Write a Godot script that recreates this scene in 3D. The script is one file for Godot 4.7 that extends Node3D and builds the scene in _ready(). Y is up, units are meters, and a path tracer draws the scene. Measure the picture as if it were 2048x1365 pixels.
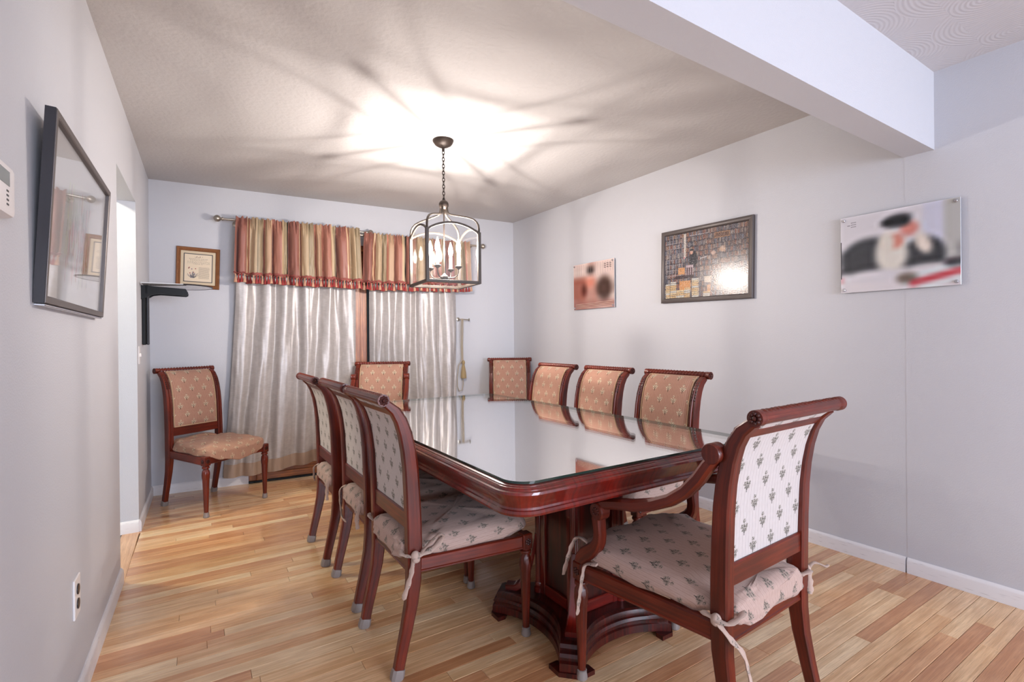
extends Node3D
# A dining room seen from the living room. Plan coordinates: u runs to the right along the back wall,
# v runs from the camera to the back wall; in the world x = u and z = -v. Metres.

const CAM_H := 1.1738
const CEIL := 2.44
var rng := RandomNumberGenerator.new()
var M := {}
var taken := {}

func V(u: float, y: float, v: float) -> Vector3:
	return Vector3(u, y, -v)

# ------------------------------------------------------------------ mesh builder
class MB:
	var p := PackedVector3Array()
	var t := PackedVector2Array()
	func tri(a: Vector3, b: Vector3, c: Vector3, ua := Vector2.ZERO, ub := Vector2.ZERO, uc := Vector2.ZERO) -> void:
		p.push_back(a); p.push_back(b); p.push_back(c)
		t.push_back(ua); t.push_back(ub); t.push_back(uc)
	func quad(a: Vector3, b: Vector3, c: Vector3, d: Vector3, ua := Vector2.ZERO, ub := Vector2.ZERO, uc := Vector2.ZERO, ud := Vector2.ZERO) -> void:
		tri(a, b, c, ua, ub, uc)
		tri(a, c, d, ua, uc, ud)
	# box with chamfered edges; the texture's v runs along the longest side
	func box(c: Vector3, s: Vector3, ch := 0.002, off := Vector2.ZERO) -> void:
		var h := s * 0.5
		ch = minf(ch, minf(h.x, minf(h.y, h.z)) * 0.9)
		var lng := 0
		if s.y >= s.x and s.y >= s.z: lng = 1
		elif s.z >= s.x and s.z >= s.y: lng = 2
		var pts := []
		for ax in 3:
			for sg in [-1.0, 1.0]:
				var b := (ax + 1) % 3
				var d := (ax + 2) % 3
				var q := []
				for k in [[-1, -1], [1, -1], [1, 1], [-1, 1]]:
					var v := Vector3.ZERO
					v[ax] = h[ax] * sg
					v[b] = (h[b] - ch) * k[0]
					v[d] = (h[d] - ch) * k[1]
					q.append(v)
				if sg < 0: q.reverse()
				var us := []
				for v in q:
					var w: Vector3 = v
					if lng == b: us.append(Vector2(w[d] + sg * 0.1, w[b]) + off)
					elif lng == d: us.append(Vector2(w[b] + sg * 0.1, w[d]) + off)
					else: us.append(Vector2(w[b], w[d]) + off)
				quad(c + q[0], c + q[1], c + q[2], c + q[3], us[0], us[1], us[2], us[3])
		if ch <= 0.0: return
		for ax in 3:
			var b := (ax + 1) % 3
			var d := (ax + 2) % 3
			for sb in [-1.0, 1.0]:
				for sd in [-1.0, 1.0]:
					var q := []
					for k in [[0, -1], [0, 1], [1, 1], [1, -1]]:
						var v := Vector3.ZERO
						v[ax] = (h[ax] - ch) * k[1]
						v[b] = sb * (h[b] - (ch if k[0] == 0 else 0.0))
						v[d] = sd * (h[d] - (0.0 if k[0] == 0 else ch))
						q.append(v)
					if sb * sd > 0.0: q.reverse()
					var n: Vector3 = (q[1] - q[0]).cross(q[2] - q[0])
					var o := Vector3.ZERO
					o[b] = sb; o[d] = sd
					if n.dot(o) < 0: q.reverse()
					var us := []
					for v in q:
						var w: Vector3 = v
						us.append(Vector2(w[b] + w[d], w[ax]) + off)
					quad(c + q[0], c + q[1], c + q[2], c + q[3], us[0], us[1], us[2], us[3])
		for sx in [-1.0, 1.0]:
			for sy in [-1.0, 1.0]:
				for sz in [-1.0, 1.0]:
					var a := Vector3(sx * h.x, sy * (h.y - ch), sz * (h.z - ch))
					var b := Vector3(sx * (h.x - ch), sy * h.y, sz * (h.z - ch))
					var d := Vector3(sx * (h.x - ch), sy * (h.y - ch), sz * h.z)
					if (b - a).cross(d - a).dot(Vector3(sx, sy, sz)) < 0:
						tri(c + a, c + d, c + b)
					else:
						tri(c + a, c + b, c + d)
	# skin over closed rings of equal length, counter-clockwise seen from the end that the rings run towards
	func loft(rings: Array, caps := true, flip := false, off := Vector2.ZERO, closed := true) -> void:
		var n: int = rings[0].size()
		var m: int = n if closed else n - 1
		var along := 0.0
		var per := []
		var acc := 0.0
		var mid: PackedVector3Array = rings[rings.size() / 2]
		for k in n + 1:
			per.append(acc)
			acc += mid[k % n].distance_to(mid[(k + 1) % n])
		for i in rings.size() - 1:
			var a: PackedVector3Array = rings[i]
			var b: PackedVector3Array = rings[i + 1]
			var step := _mid(a).distance_to(_mid(b))
			for k in m:
				var l := (k + 1) % n
				var u0 := Vector2(per[k], along) + off
				var u1 := Vector2(per[k + 1], along) + off
				var u2 := Vector2(per[k + 1], along + step) + off
				var u3 := Vector2(per[k], along + step) + off
				if flip: quad(a[k], b[k], b[l], a[l], u0, u3, u2, u1)
				else: quad(a[k], a[l], b[l], b[k], u0, u1, u2, u3)
			along += step
		if caps:
			fan(rings[0], not flip)
			fan(rings[rings.size() - 1], flip)
	func _mid(r: PackedVector3Array) -> Vector3:
		var s := Vector3.ZERO
		for v in r: s += v
		return s / r.size()
	func fan(r: PackedVector3Array, flip := false) -> void:
		var c := _mid(r)
		for k in r.size():
			var l := (k + 1) % r.size()
			var d := (r[k] - c)
			var e := (r[l] - c)
			var ud := Vector2(d.x + d.z, d.y)
			var ue := Vector2(e.x + e.z, e.y)
			if flip: tri(c, r[l], r[k], Vector2.ZERO, ue, ud)
			else: tri(c, r[k], r[l], Vector2.ZERO, ud, ue)
	# body of revolution; profile from bottom to top as (radius, height); flutes: [from, to, depth, count, twist, cut only]
	func lathe(at: Vector3, prof: Array, seg := 24, flutes: Array = [], ax := Vector3.UP) -> void:
		var q := Quaternion(Vector3.UP, ax) if ax != Vector3.DOWN else Quaternion(Vector3.RIGHT, PI)
		var rings := []
		for pr in prof:
			var r := PackedVector3Array()
			for k in seg:
				var th := TAU * k / seg
				var rad: float = maxf(pr[0], 0.0002)
				for w in flutes:
					if pr[1] > w[0] and pr[1] < w[1]:
						var cs := cos(th * w[3] + pr[1] * w[4])
						rad *= 1.0 + w[2] * (maxf(0.0, cs) if w[5] else cs)
				r.push_back(at + q * Vector3(cos(th) * rad, pr[1], -sin(th) * rad))
			rings.append(r)
		loft(rings, true)
	func ball(at: Vector3, r: Vector3, seg := 12, rows := 8) -> void:
		var rings := []
		for i in rows + 1:
			var ph := -PI / 2 + PI * i / rows
			var ring := PackedVector3Array()
			for k in seg:
				var th := TAU * k / seg
				ring.push_back(at + Vector3(cos(th) * r.x * maxf(cos(ph), 0.004), sin(ph) * r.y, -sin(th) * r.z * maxf(cos(ph), 0.004)))
			rings.append(ring)
		loft(rings, true)
	# tube along a path; radius a number or an array
	func tube(path: Array, radius, seg := 8, caps := true, flat := 1.0, up := Vector3.UP) -> void:
		var rings := []
		var side := Vector3.ZERO
		for i in path.size():
			var a: Vector3 = path[maxi(i - 1, 0)]
			var b: Vector3 = path[mini(i + 1, path.size() - 1)]
			var d := (b - a).normalized()
			if side == Vector3.ZERO:
				side = d.cross(up)
				if side.length() < 0.01: side = d.cross(Vector3.RIGHT)
			side = (side - d * side.dot(d)).normalized()
			var nn := d.cross(side)
			var rr: float = radius[i] if radius is Array else radius
			var ring := PackedVector3Array()
			for k in seg:
				var th := TAU * k / seg
				ring.push_back(path[i] + side * cos(th) * rr + nn * sin(th) * rr * flat)
			rings.append(ring)
		loft(rings, caps, false)
	# rectangle swept along a path; w across (along side), h along the normal in the plane of the path
	func beam(path: Array, side: Vector3, ws: Array, hs: Array, ch := 0.004, off := Vector2.ZERO) -> void:
		var rings := []
		for i in path.size():
			var a: Vector3 = path[maxi(i - 1, 0)]
			var b: Vector3 = path[mini(i + 1, path.size() - 1)]
			var d := (b - a).normalized()
			var nn := side.cross(d).normalized()
			var w: float = ws[i] * 0.5
			var h: float = hs[i] * 0.5
			var c: float = minf(ch, minf(w, h) * 0.8)
			var ring := PackedVector3Array()
			for k in [[w, -h + c], [w, h - c], [w - c, h], [-w + c, h], [-w, h - c], [-w, -h + c], [-w + c, -h], [w - c, -h]]:
				ring.push_back(path[i] + side * k[0] + nn * k[1])
			rings.append(ring)
		loft(rings, true, true, off)
	# grid of points [row][col]
	func grid(g: Array, uvs: Array, flip := false) -> void:
		for i in g.size() - 1:
			for k in g[i].size() - 1:
				if flip: quad(g[i][k], g[i + 1][k], g[i + 1][k + 1], g[i][k + 1], uvs[i][k], uvs[i + 1][k], uvs[i + 1][k + 1], uvs[i][k + 1])
				else: quad(g[i][k], g[i][k + 1], g[i + 1][k + 1], g[i + 1][k], uvs[i][k], uvs[i][k + 1], uvs[i + 1][k + 1], uvs[i + 1][k])
	# outline in a plane (counter-clockwise seen from +n), given thickness along n
	func plate(pts: PackedVector3Array, n: Vector3) -> void:
		var top := PackedVector3Array()
		for q in pts: top.push_back(q + n)
		loft([pts, top], false)
		var flat2 := PackedVector2Array()
		var e1 := (pts[1] - pts[0]).normalized()
		var e2 := n.normalized().cross(e1)
		for q in pts: flat2.push_back(Vector2((q - pts[0]).dot(e1), (q - pts[0]).dot(e2)))
		var ix := Geometry2D.triangulate_polygon(flat2)
		for k in range(0, ix.size(), 3):
			var a := ix[k]; var b := ix[k + 1]; var c := ix[k + 2]
			var ccw := (flat2[b] - flat2[a]).cross(flat2[c] - flat2[a]) > 0
			if not ccw:
				var s := b
				b = c; c = s
			tri(top[a], top[b], top[c], flat2[a], flat2[b], flat2[c])
			tri(pts[a], pts[c], pts[b], flat2[a], flat2[c], flat2[b])
	func mesh(crease := 40.0) -> ArrayMesh:
		var n := p.size()
		var fn := PackedVector3Array()
		fn.resize(n / 3)
		var at := {}
		var key := PackedInt64Array()
		key.resize(n)
		for i in n / 3:
			fn[i] = (p[i * 3 + 1] - p[i * 3]).cross(p[i * 3 + 2] - p[i * 3])
			for k in 3:
				var q: Vector3 = (p[i * 3 + k] * 20000.0).round()
				var h := int(q.x) * 73856093 ^ int(q.y) * 19349663 ^ int(q.z) * 83492791
				key[i * 3 + k] = h
				if at.has(h): at[h].push_back(i)
				else: at[h] = PackedInt32Array([i])
		var lim := cos(deg_to_rad(crease))
		var nu := PackedVector3Array()
		nu.resize(n)
		var unit := PackedVector3Array()
		unit.resize(fn.size())
		for i in fn.size(): unit[i] = fn[i].normalized()
		for i in n:
			var f := i / 3
			var s := Vector3.ZERO
			var list: PackedInt32Array = at[key[i]]
			for j in list:
				if unit[j].dot(unit[f]) > lim: s += fn[j]
			nu[i] = s.normalized() if s.length() > 1e-14 else Vector3.UP
		var pv := PackedVector3Array(); var nv := PackedVector3Array(); var tv := PackedVector2Array()
		pv.resize(n); nv.resize(n); tv.resize(n)
		for i in n / 3:
			for k in 3:
				var s: int = i * 3 + [0, 2, 1][k]
				pv[i * 3 + k] = p[s]; nv[i * 3 + k] = nu[s]; tv[i * 3 + k] = t[s]
		var arr := []
		arr.resize(Mesh.ARRAY_MAX)
		arr[Mesh.ARRAY_VERTEX] = pv
		arr[Mesh.ARRAY_NORMAL] = nv
		arr[Mesh.ARRAY_TEX_UV] = tv
		var am := ArrayMesh.new()
		am.add_surface_from_arrays(Mesh.PRIMITIVE_TRIANGLES, arr)
		return am

# ------------------------------------------------------------------ nodes
func numbered(called: String) -> String:
	if not taken.has(called):
		taken[called] = 0
		return called
	taken[called] += 1
	return "%s_%03d" % [called, taken[called]]

func obj(called: String, b: MB, m: Material, parent: Node3D, crease := 40.0) -> MeshInstance3D:
	var o := MeshInstance3D.new()
	o.name = called if parent != self else numbered(called)
	o.mesh = b.mesh(crease)
	o.material_override = null
	o.mesh.surface_set_material(0, m)
	parent.add_child(o, true)
	return o

func inst(called: String, mesh: Mesh, parent: Node3D, at: Transform3D) -> MeshInstance3D:
	var o := MeshInstance3D.new()
	o.name = called
	o.mesh = mesh
	o.transform = at
	parent.add_child(o, true)
	return o

func thing(called: String, label: String, category: String, at := Transform3D(), group := "") -> Node3D:
	var o := Node3D.new()
	o.name = numbered(called)
	o.transform = at
	add_child(o, true)
	o.set_meta("label", label)
	o.set_meta("category", category)
	if group: o.set_meta("group", group)
	return o

func setting(called: String, at := Transform3D()) -> Node3D:
	var o := Node3D.new()
	o.name = numbered(called)
	o.transform = at
	o.set_meta("kind", "structure")
	add_child(o, true)
	return o

func shell(called: String, b: MB, m: Material, label := "") -> MeshInstance3D:
	var o := obj(called, b, m, self)
	o.set_meta("kind", "structure")
	if label: o.set_meta("label", label)
	return o

# wall frames: x to the viewer's right along the wall, y up, z out of the wall into the room
func back_frame(s: float, y: float, d := 0.0) -> Transform3D:
	var a := Vector3(0.99798, 0, 0.06348)
	var n := Vector3(-0.06348, 0, 0.99798)
	return Transform3D(Basis(a, Vector3.UP, n), Vector3(-0.2926, y, -4.7189) + a * s + n * d)

func right_frame(s: float, y: float, d := 0.0) -> Transform3D:
	var a := Vector3(0.0199, 0, 1).normalized()
	var n := a.cross(Vector3.UP)
	return Transform3D(Basis(a, Vector3.UP, n), Vector3(2.99665, y, 0) + a * s + n * d)

func left_frame(v: float, y: float, d := 0.0) -> Transform3D:
	var a := Vector3(0.015, 0, -1).normalized()
	var n := a.cross(Vector3.UP)
	return Transform3D(Basis(a, Vector3.UP, n), Vector3(-0.3631 + 0.015 * v, y, -v) + n * d)

func uL(v: float) -> float: return -0.2926 + 0.015 * (v - 4.7)
func uR(v: float) -> float: return 2.905 - 0.0199 * (v - 4.6)
func vB(u: float) -> float: return 4.7189 - 0.0636 * (u + 0.2926)

# ------------------------------------------------------------------ materials
func rgb(r: int, g: int, b: int) -> Color:
	return Color(r / 255.0, g / 255.0, b / 255.0)

func mat(c: Color, rough := 0.6, metal := 0.0, spec := 0.5) -> StandardMaterial3D:
	var m := StandardMaterial3D.new()
	m.albedo_color = c
	m.roughness = rough
	m.metallic = metal
	m.metallic_specular = spec
	return m

func noise_image(w: int, h: int, freq: float, seed_: int, oct := 3) -> Image:
	var n := FastNoiseLite.new()
	n.seed = seed_
	n.noise_type = FastNoiseLite.TYPE_SIMPLEX
	n.frequency = freq
	n.fractal_octaves = oct
	return n.get_seamless_image(w, h)

func tex(im: Image) -> ImageTexture:
	return ImageTexture.create_from_image(im)

func grain_texture(dark: Color, light: Color, seed_: int, pores := 0.5) -> ImageTexture:
	var a := noise_image(512, 24, 0.035, seed_, 4)
	a.resize(512, 512, Image.INTERPOLATE_CUBIC)
	var f := noise_image(512, 40, 0.22, seed_ + 1, 2)
	f.resize(512, 512, Image.INTERPOLATE_CUBIC)
	var c := noise_image(512, 512, 0.006, seed_ + 2, 2)
	var im := Image.create(512, 512, false, Image.FORMAT_RGB8)
	for y in 512:
		for x in 512:
			var k := a.get_pixel(x, y).r * 0.55 + c.get_pixel(x, y).r * 0.45
			var q := f.get_pixel(x, y).r
			var col := dark.lerp(light, clampf((k - 0.25) * 1.9, 0, 1))
			if q < 0.38: col = col.lerp(dark.darkened(0.25), pores * clampf((0.38 - q) * 5.0, 0, 1))
			im.set_pixel(x, y, col)
	return tex(im)

func blob(im: Image, cx: float, cy: float, rx: float, ry: float, c: Color, soft := 0.25, alpha := 1.0, ang := 0.0) -> void:
	var w := im.get_width()
	var h := im.get_height()
	var R := maxf(rx, ry) * (1.0 + soft)
	for y in range(int(cy - R) - 1, int(cy + R) + 2):
		for x in range(int(cx - R) - 1, int(cx + R) + 2):
			var d := Vector2(x - cx, y - cy).rotated(-ang)
			var e := sqrt(pow(d.x / rx, 2) + pow(d.y / ry, 2))
			var k := clampf((1.0 + soft - e) / (2.0 * soft), 0, 1) * alpha
			if k > 0.0:
				var px := posmod(x, w)
				var py := posmod(y, h)
				im.set_pixel(px, py, im.get_pixel(px, py).lerp(c, k))

func bar(im: Image, x0: float, y0: float, x1: float, y1: float, w: float, c: Color, alpha := 1.0) -> void:
	var n := int(Vector2(x1 - x0, y1 - y0).length() / maxf(w * 0.5, 0.5)) + 1
	for i in n + 1:
		var f := float(i) / n
		blob(im, lerpf(x0, x1, f), lerpf(y0, y1, f), w, w, c, 0.3, alpha)

func floral(base: Color, stripe: Color, petal: Color, speck: Color, stripes: int, strong: float, seed_: int) -> ImageTexture:
	# one repeat, 85 mm by 110 mm, holds two posies on a half drop
	var W := 256
	var H := 332
	var im := Image.create(W, H, false, Image.FORMAT_RGB8)
	var wv := noise_image(W, 32, 0.12, seed_, 3)
	wv.resize(W, H, Image.INTERPOLATE_CUBIC)
	var fine := noise_image(W, H, 0.3, seed_ + 3, 2)
	for y in H:
		for x in W:
			var ph := fmod(float(x) / W * stripes, 1.0)
			var s := (0.6 if ph < 0.14 else 0.0) + (0.35 if ph > 0.5 and ph < 0.58 else 0.0)
			s = clampf(s * strong + (wv.get_pixel(x, y).r - 0.5) * 0.5 + (fine.get_pixel(x, y).r - 0.5) * 0.25, 0, 1)
			im.set_pixel(x, y, base.lerp(stripe, s))
	var r := RandomNumberGenerator.new()
	r.seed = seed_
	for c in [[64.0, 83.0], [192.0, 249.0]]:
		var cx: float = c[0]
		var cy: float = c[1]
		for f in [[-33, -4], [33, -2], [0, -44], [-18, 22], [20, 26], [0, -6]]:
			for k in 5:
				var a := TAU * k / 5.0 + r.randf()
				blob(im, cx + f[0] + cos(a) * 11, cy + f[1] + sin(a) * 11, 8.0, 6.5, petal, 0.3, 0.9)
			for k in 3:
				blob(im, cx + f[0] + r.randf_range(-11, 11), cy + f[1] + r.randf_range(-11, 11), 5.0, 3.6, speck, 0.3, 0.9)
			bar(im, cx + f[0] * 0.6, cy + f[1] * 0.6 + 4, cx, cy + 58, 1.8, speck, 0.7)
		blob(im, cx, cy + 62, 5, 6, speck, 0.3, 0.8)
	return tex(im)

func cloth(t: ImageTexture, sx: float, sy: float, rough := 0.85) -> StandardMaterial3D:
	var m := mat(Color.WHITE, rough, 0.0, 0.3)
	m.albedo_texture = t
	m.uv1_scale = Vector3(sx, sy, 1)
	m.rim_enabled = true
	m.rim = 0.25
	m.rim_tint = 0.7
	return m

func make_materials() -> void:
	# painted walls and ceiling with the stipple of a roller
	var roll := noise_image(512, 512, 0.09, 11, 3)
	M.wall = mat(rgb(200, 201, 206), 0.5, 0.0, 0.4)
	M.wall.heightmap_enabled = true
	M.wall.heightmap_texture = tex(roll)
	M.wall.heightmap_scale = 0.04
	M.wall.uv1_triplanar = true
	M.wall.uv1_world_triplanar = true
	M.wall.uv1_scale = Vector3(2.5, 2.5, 2.5)
	M.ceiling = mat(rgb(192, 189, 188), 0.75, 0.0, 0.3)
	M.ceiling.heightmap_enabled = true
	M.ceiling.heightmap_texture = tex(noise_image(512, 512, 0.03, 21, 4))
	M.ceiling.heightmap_scale = 0.12
	M.ceiling.uv1_triplanar = true
	M.ceiling.uv1_world_triplanar = true
	M.ceiling.uv1_scale = Vector3(1.6, 1.6, 1.6)
	# plaster swirled with a brush in overlapping arcs
	var sw := Image.create(512, 512, false, Image.FORMAT_L8)
	for y in 512:
		for x in 512:
			var best := 0.5
			for c in [[128.0, 330.0, 1.0], [384.0, 330.0, 1.0], [0.0, 74.0, 1.0], [256.0, 74.0, 1.0], [512.0, 74.0, 1.0], [128.0, 586.0, 1.0], [384.0, 586.0, 1.0], [128.0, -182.0 + 0.0, 1.0]]:
				var d := Vector2(x - c[0], y - c[1])
				if d.length() < 150.0: best = 0.5 + 0.5 * sin(d.length() * 0.55)
			sw.set_pixel(x, y, Color(best, best, best))
	M.swirl = mat(rgb(208, 206, 208), 0.7, 0.0, 0.3)
	M.swirl.heightmap_enabled = true
	M.swirl.heightmap_texture = tex(sw)
	M.swirl.heightmap_scale = 0.06
	M.swirl.uv1_triplanar = true
	M.swirl.uv1_world_triplanar = true
	M.swirl.uv1_scale = Vector3(1.4, 1.4, 1.4)
	M.trim = mat(rgb(232, 230, 232), 0.4)
	# scuffed skirting paint
	var sc := Image.create(512, 64, false, Image.FORMAT_RGB8)
	sc.fill(rgb(232, 230, 231))
	var r := RandomNumberGenerator.new()
	r.seed = 5
	for k in 60:
		blob(sc, r.randf() * 512, r.randf() * 64, r.randf_range(0.6, 4), r.randf_range(0.5, 1.2), rgb(150, 145, 145), 0.4, r.randf_range(0.2, 0.7))
	M.skirting = mat(Color.WHITE, 0.4)
	M.skirting.albedo_texture = tex(sc)
	M.skirting.uv1_scale = Vector3(8, 1.2, 1)
	# mahogany
	var wt := grain_texture(rgb(76, 24, 12), rgb(116, 42, 23), 31, 0.35)
	M.wood = mat(rgb(255, 240, 232), 0.36, 0.0, 0.45)
	M.wood.albedo_texture = wt
	M.wood.uv1_scale = Vector3(3.0, 1.2, 1)
	M.wood.clearcoat_enabled = true
	M.wood.clearcoat = 0.18
	M.wood.clearcoat_roughness = 0.15
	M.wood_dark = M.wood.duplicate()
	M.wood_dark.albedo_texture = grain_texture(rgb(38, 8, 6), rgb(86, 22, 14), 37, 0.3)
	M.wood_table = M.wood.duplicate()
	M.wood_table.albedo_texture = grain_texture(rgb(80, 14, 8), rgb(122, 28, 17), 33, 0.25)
	M.wood_table.clearcoat = 0.9
	M.wood_table.clearcoat_roughness = 0.06
	M.veneer = M.wood_table.duplicate()
	M.veneer.metallic_specular = 1.0
	M.veneer.roughness = 0.04
	M.carving = M.wood_dark.duplicate()
	M.carving.albedo_texture = grain_texture(rgb(44, 14, 10), rgb(100, 36, 24), 41, 0.5)
	M.oak_trim = mat(Color.WHITE, 0.35)
	M.oak_trim.albedo_texture = grain_texture(rgb(140, 78, 40), rgb(196, 124, 72), 43, 0.5)
	M.oak_trim.uv1_scale = Vector3(3, 1, 1)
	# floor boards: one grain, several tones
	var fg := grain_texture(rgb(226, 208, 190), rgb(255, 251, 246), 51, 0.4)
	M.planks = []
	for c in [rgb(238, 202, 158), rgb(230, 190, 144), rgb(243, 213, 172), rgb(222, 174, 130), rgb(208, 156, 114), rgb(246, 222, 184), rgb(236, 196, 152), rgb(228, 184, 140), rgb(241, 207, 166), rgb(216, 166, 126)]:
		var m := mat(c, 0.3, 0.0, 0.5)
		m.albedo_texture = fg
		m.uv1_scale = Vector3(4.0, 0.9, 1)
		m.clearcoat_enabled = true
		m.clearcoat = 0.5
		m.clearcoat_roughness = 0.15
		m.heightmap_enabled = false
		M.planks.append(m)
	M.subfloor = mat(rgb(60, 40, 26), 0.9)
	M.tile = mat(rgb(214, 210, 204), 0.35)
	M.grout = mat(rgb(150, 145, 140), 0.9)
	# upholstery
	M.front_cloth = cloth(floral(rgb(180, 140, 120), rgb(136, 86, 70), rgb(214, 200, 172), rgb(76, 64, 52), 9, 1.2, 61), 1.0 / 0.094, 1.0 / 0.122)
	M.outer_cloth = cloth(floral(rgb(200, 192, 188), rgb(158, 148, 143), rgb(144, 138, 128), rgb(64, 62, 54), 6, 0.9, 62), 1.0 / 0.094, 1.0 / 0.122)
	M.seat_cloth = cloth(floral(rgb(186, 160, 148), rgb(152, 124, 112), rgb(150, 136, 124), rgb(76, 72, 64), 6, 0.7, 63), 1.0 / 0.094, 1.0 / 0.122)
	M.velvet_cloth = cloth(floral(rgb(172, 132, 110), rgb(140, 98, 80), rgb(204, 182, 152), rgb(96, 74, 60), 7, 0.7, 64), 1.0 / 0.094, 1.0 / 0.122)
	M.gimp = mat(rgb(182, 150, 120), 0.9)
	M.tie_cloth = cloth(floral(rgb(190, 166, 152), rgb(154, 128, 114), rgb(170, 156, 144), rgb(90, 82, 74), 6, 0.5, 65), 1.0 / 0.05, 1.0 / 0.08)
	M.foot_cap = mat(rgb(138, 128, 123), 0.35)
	# metals and glass
	M.bronze = mat(rgb(58, 48, 42), 0.45, 0.4)
	M.bronze_edge = mat(rgb(74, 66, 60), 0.45, 0.4)
	M.nickel = mat(rgb(176, 168, 156), 0.3, 0.9)
	M.black = mat(rgb(9, 9, 10), 0.4, 0.0, 0.35)
	M.glass = mat(Color(0.95, 0.98, 0.97, 0.0), 0.02)
	M.glass.transparency = BaseMaterial3D.TRANSPARENCY_ALPHA
	M.candle = mat(rgb(240, 236, 226), 0.5)
	M.bulb = mat(rgb(255, 244, 226), 0.3)
	M.bulb.emission_enabled = true
	M.bulb.emission = rgb(255, 236, 212)
	M.bulb.emission_energy_multiplier = 14.0
	M.lamp_glow = mat(rgb(255, 250, 236), 0.4)
	M.lamp_glow.emission_enabled = true
	M.lamp_glow.emission = rgb(255, 248, 228)
	M.lamp_glow.emission_energy_multiplier = 2.0
	# plate glass lying on the table: mirrors the room, its edge is dark green
	M.table_glass = mat(Color(0.9, 0.95, 0.93, 0.0), 0.015)
	M.table_glass.transparency = BaseMaterial3D.TRANSPARENCY_ALPHA
	# its lower face, pressed to the polished top, sends back part of the light like a faint mirror
	var white := Image.create(4, 4, false, Image.FORMAT_RGBA8)
	white.fill(Color.WHITE)
	M.glass_back = mat(Color(1, 1, 1, 0.95), 0.02, 1.0)
	M.glass_back.albedo_texture = tex(white)
	M.glass_back.transparency = BaseMaterial3D.TRANSPARENCY_ALPHA
	M.glass_edge = mat(rgb(34, 52, 46), 0.1)
	# curtains: dupioni with slubs running across
	var sl := noise_image(24, 512, 0.2, 71, 3)
	sl.resize(512, 512, Image.INTERPOLATE_CUBIC)
	var sm := noise_image(512, 512, 0.012, 72, 3)
	var cu := Image.create(512, 512, false, Image.FORMAT_RGB8)
	for y in 512:
		for x in 512:
			var k := clampf(sl.get_pixel(x, y).r * 0.6 + sm.get_pixel(x, y).r * 0.4, 0, 1)
			cu.set_pixel(x, y, rgb(166, 159, 155).lerp(rgb(200, 194, 190), k))
	M.curtain = mat(Color.WHITE, 0.4, 0.2, 0.6)
	M.curtain.albedo_texture = tex(cu)
	M.curtain.uv1_scale = Vector3(1.2, 2.0, 1)
	M.curtain.heightmap_enabled = true
	M.curtain.heightmap_texture = tex(sl)
	M.curtain.heightmap_scale = 0.008
	M.curtain.backlight_enabled = true
	M.curtain.backlight = Color(0.12, 0.12, 0.12)
	M.hem = mat(rgb(178, 154, 134), 0.5, 0.15)
	M.hem.heightmap_enabled = true
	M.hem.heightmap_texture = tex(sl)
	M.hem.heightmap_scale = 0.008
	M.hem.uv1_scale = Vector3(1.2, 2.0, 1)
	# valance stripes: rose, gold, sage
	var st := Image.create(512, 8, false, Image.FORMAT_RGB8)
	var x0 := 0.0
	for s in [[0.22, rgb(152, 98, 84)], [0.03, rgb(214, 182, 146)], [0.02, rgb(140, 84, 70)], [0.14, rgb(184, 160, 128)], [0.02, rgb(136, 122, 96)], [0.10, rgb(156, 138, 110)], [0.03, rgb(190, 122, 104)], [0.13, rgb(184, 150, 120)], [0.03, rgb(150, 96, 80)], [0.16, rgb(166, 112, 94)], [0.04, rgb(196, 168, 132)], [0.06, rgb(160, 142, 112)]]:
		st.fill_rect(Rect2i(int(x0 * 512), 0, int(s[0] * 512) + 2, 8), s[1])
		x0 += s[0]
	M.valance = mat(Color.WHITE, 0.45, 0.0, 0.5)
	M.valance.albedo_texture = tex(st)
	M.valance.rim_enabled = true
	M.valance.rim = 0.3
	M.braid = mat(rgb(152, 84, 76), 0.9)
	M.tassel_red = mat(rgb(150, 56, 54), 0.9)
	M.tassel_gold = mat(rgb(196, 150, 122), 0.9)
	M.tassel_tan = mat(rgb(164, 142, 104), 0.9)
	M.cord = mat(rgb(170, 158, 140), 0.8)
	M.plastic_white = mat(rgb(232, 228, 226), 0.35)
	M.lcd = mat(rgb(128, 134, 130), 0.2)
	M.dark_print = mat(rgb(60, 58, 60), 0.6)
	M.steel = mat(rgb(200, 200, 204), 0.25, 1.0)
	M.frame_dark = mat(rgb(84, 76, 74), 0.4, 0.2)
	M.frame_black = mat(rgb(36, 34, 40), 0.35)
	var gold := noise_image(128, 128, 0.12, 81, 3)
	M.frame_gold = mat(rgb(150, 98, 60), 0.45, 0.35)
	M.frame_gold.heightmap_enabled = true
	M.frame_gold.heightmap_texture = tex(gold)
	M.frame_gold.heightmap_scale = 0.3
	M.frame_gold.uv1_scale = Vector3(14, 14, 1)
	M.matboard = mat(rgb(214, 196, 166), 0.9)
	M.acrylic_edge = mat(rgb(196, 200, 204), 0.1)

# ------------------------------------------------------------------ chairs
# chair axes: x across, y up, -z forward; the origin lies on the floor between the rear posts
func C(x: float, y: float, f: float) -> Vector3:
	return Vector3(x, y, -f)

const POST := [[-0.060, 0.026, 0.036], [-0.046, 0.09, 0.038], [-0.028, 0.165, 0.041], [-0.010, 0.25, 0.045], [-0.001, 0.33, 0.050], [0.0, 0.42, 0.052], [-0.001, 0.52, 0.052], [-0.004, 0.62, 0.050], [-0.009, 0.72, 0.048], [-0.017, 0.79, 0.046], [-0.029, 0.85, 0.043], [-0.045, 0.898, 0.039], [-0.066, 0.934, 0.034], [-0.094, 0.958, 0.028]]

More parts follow.
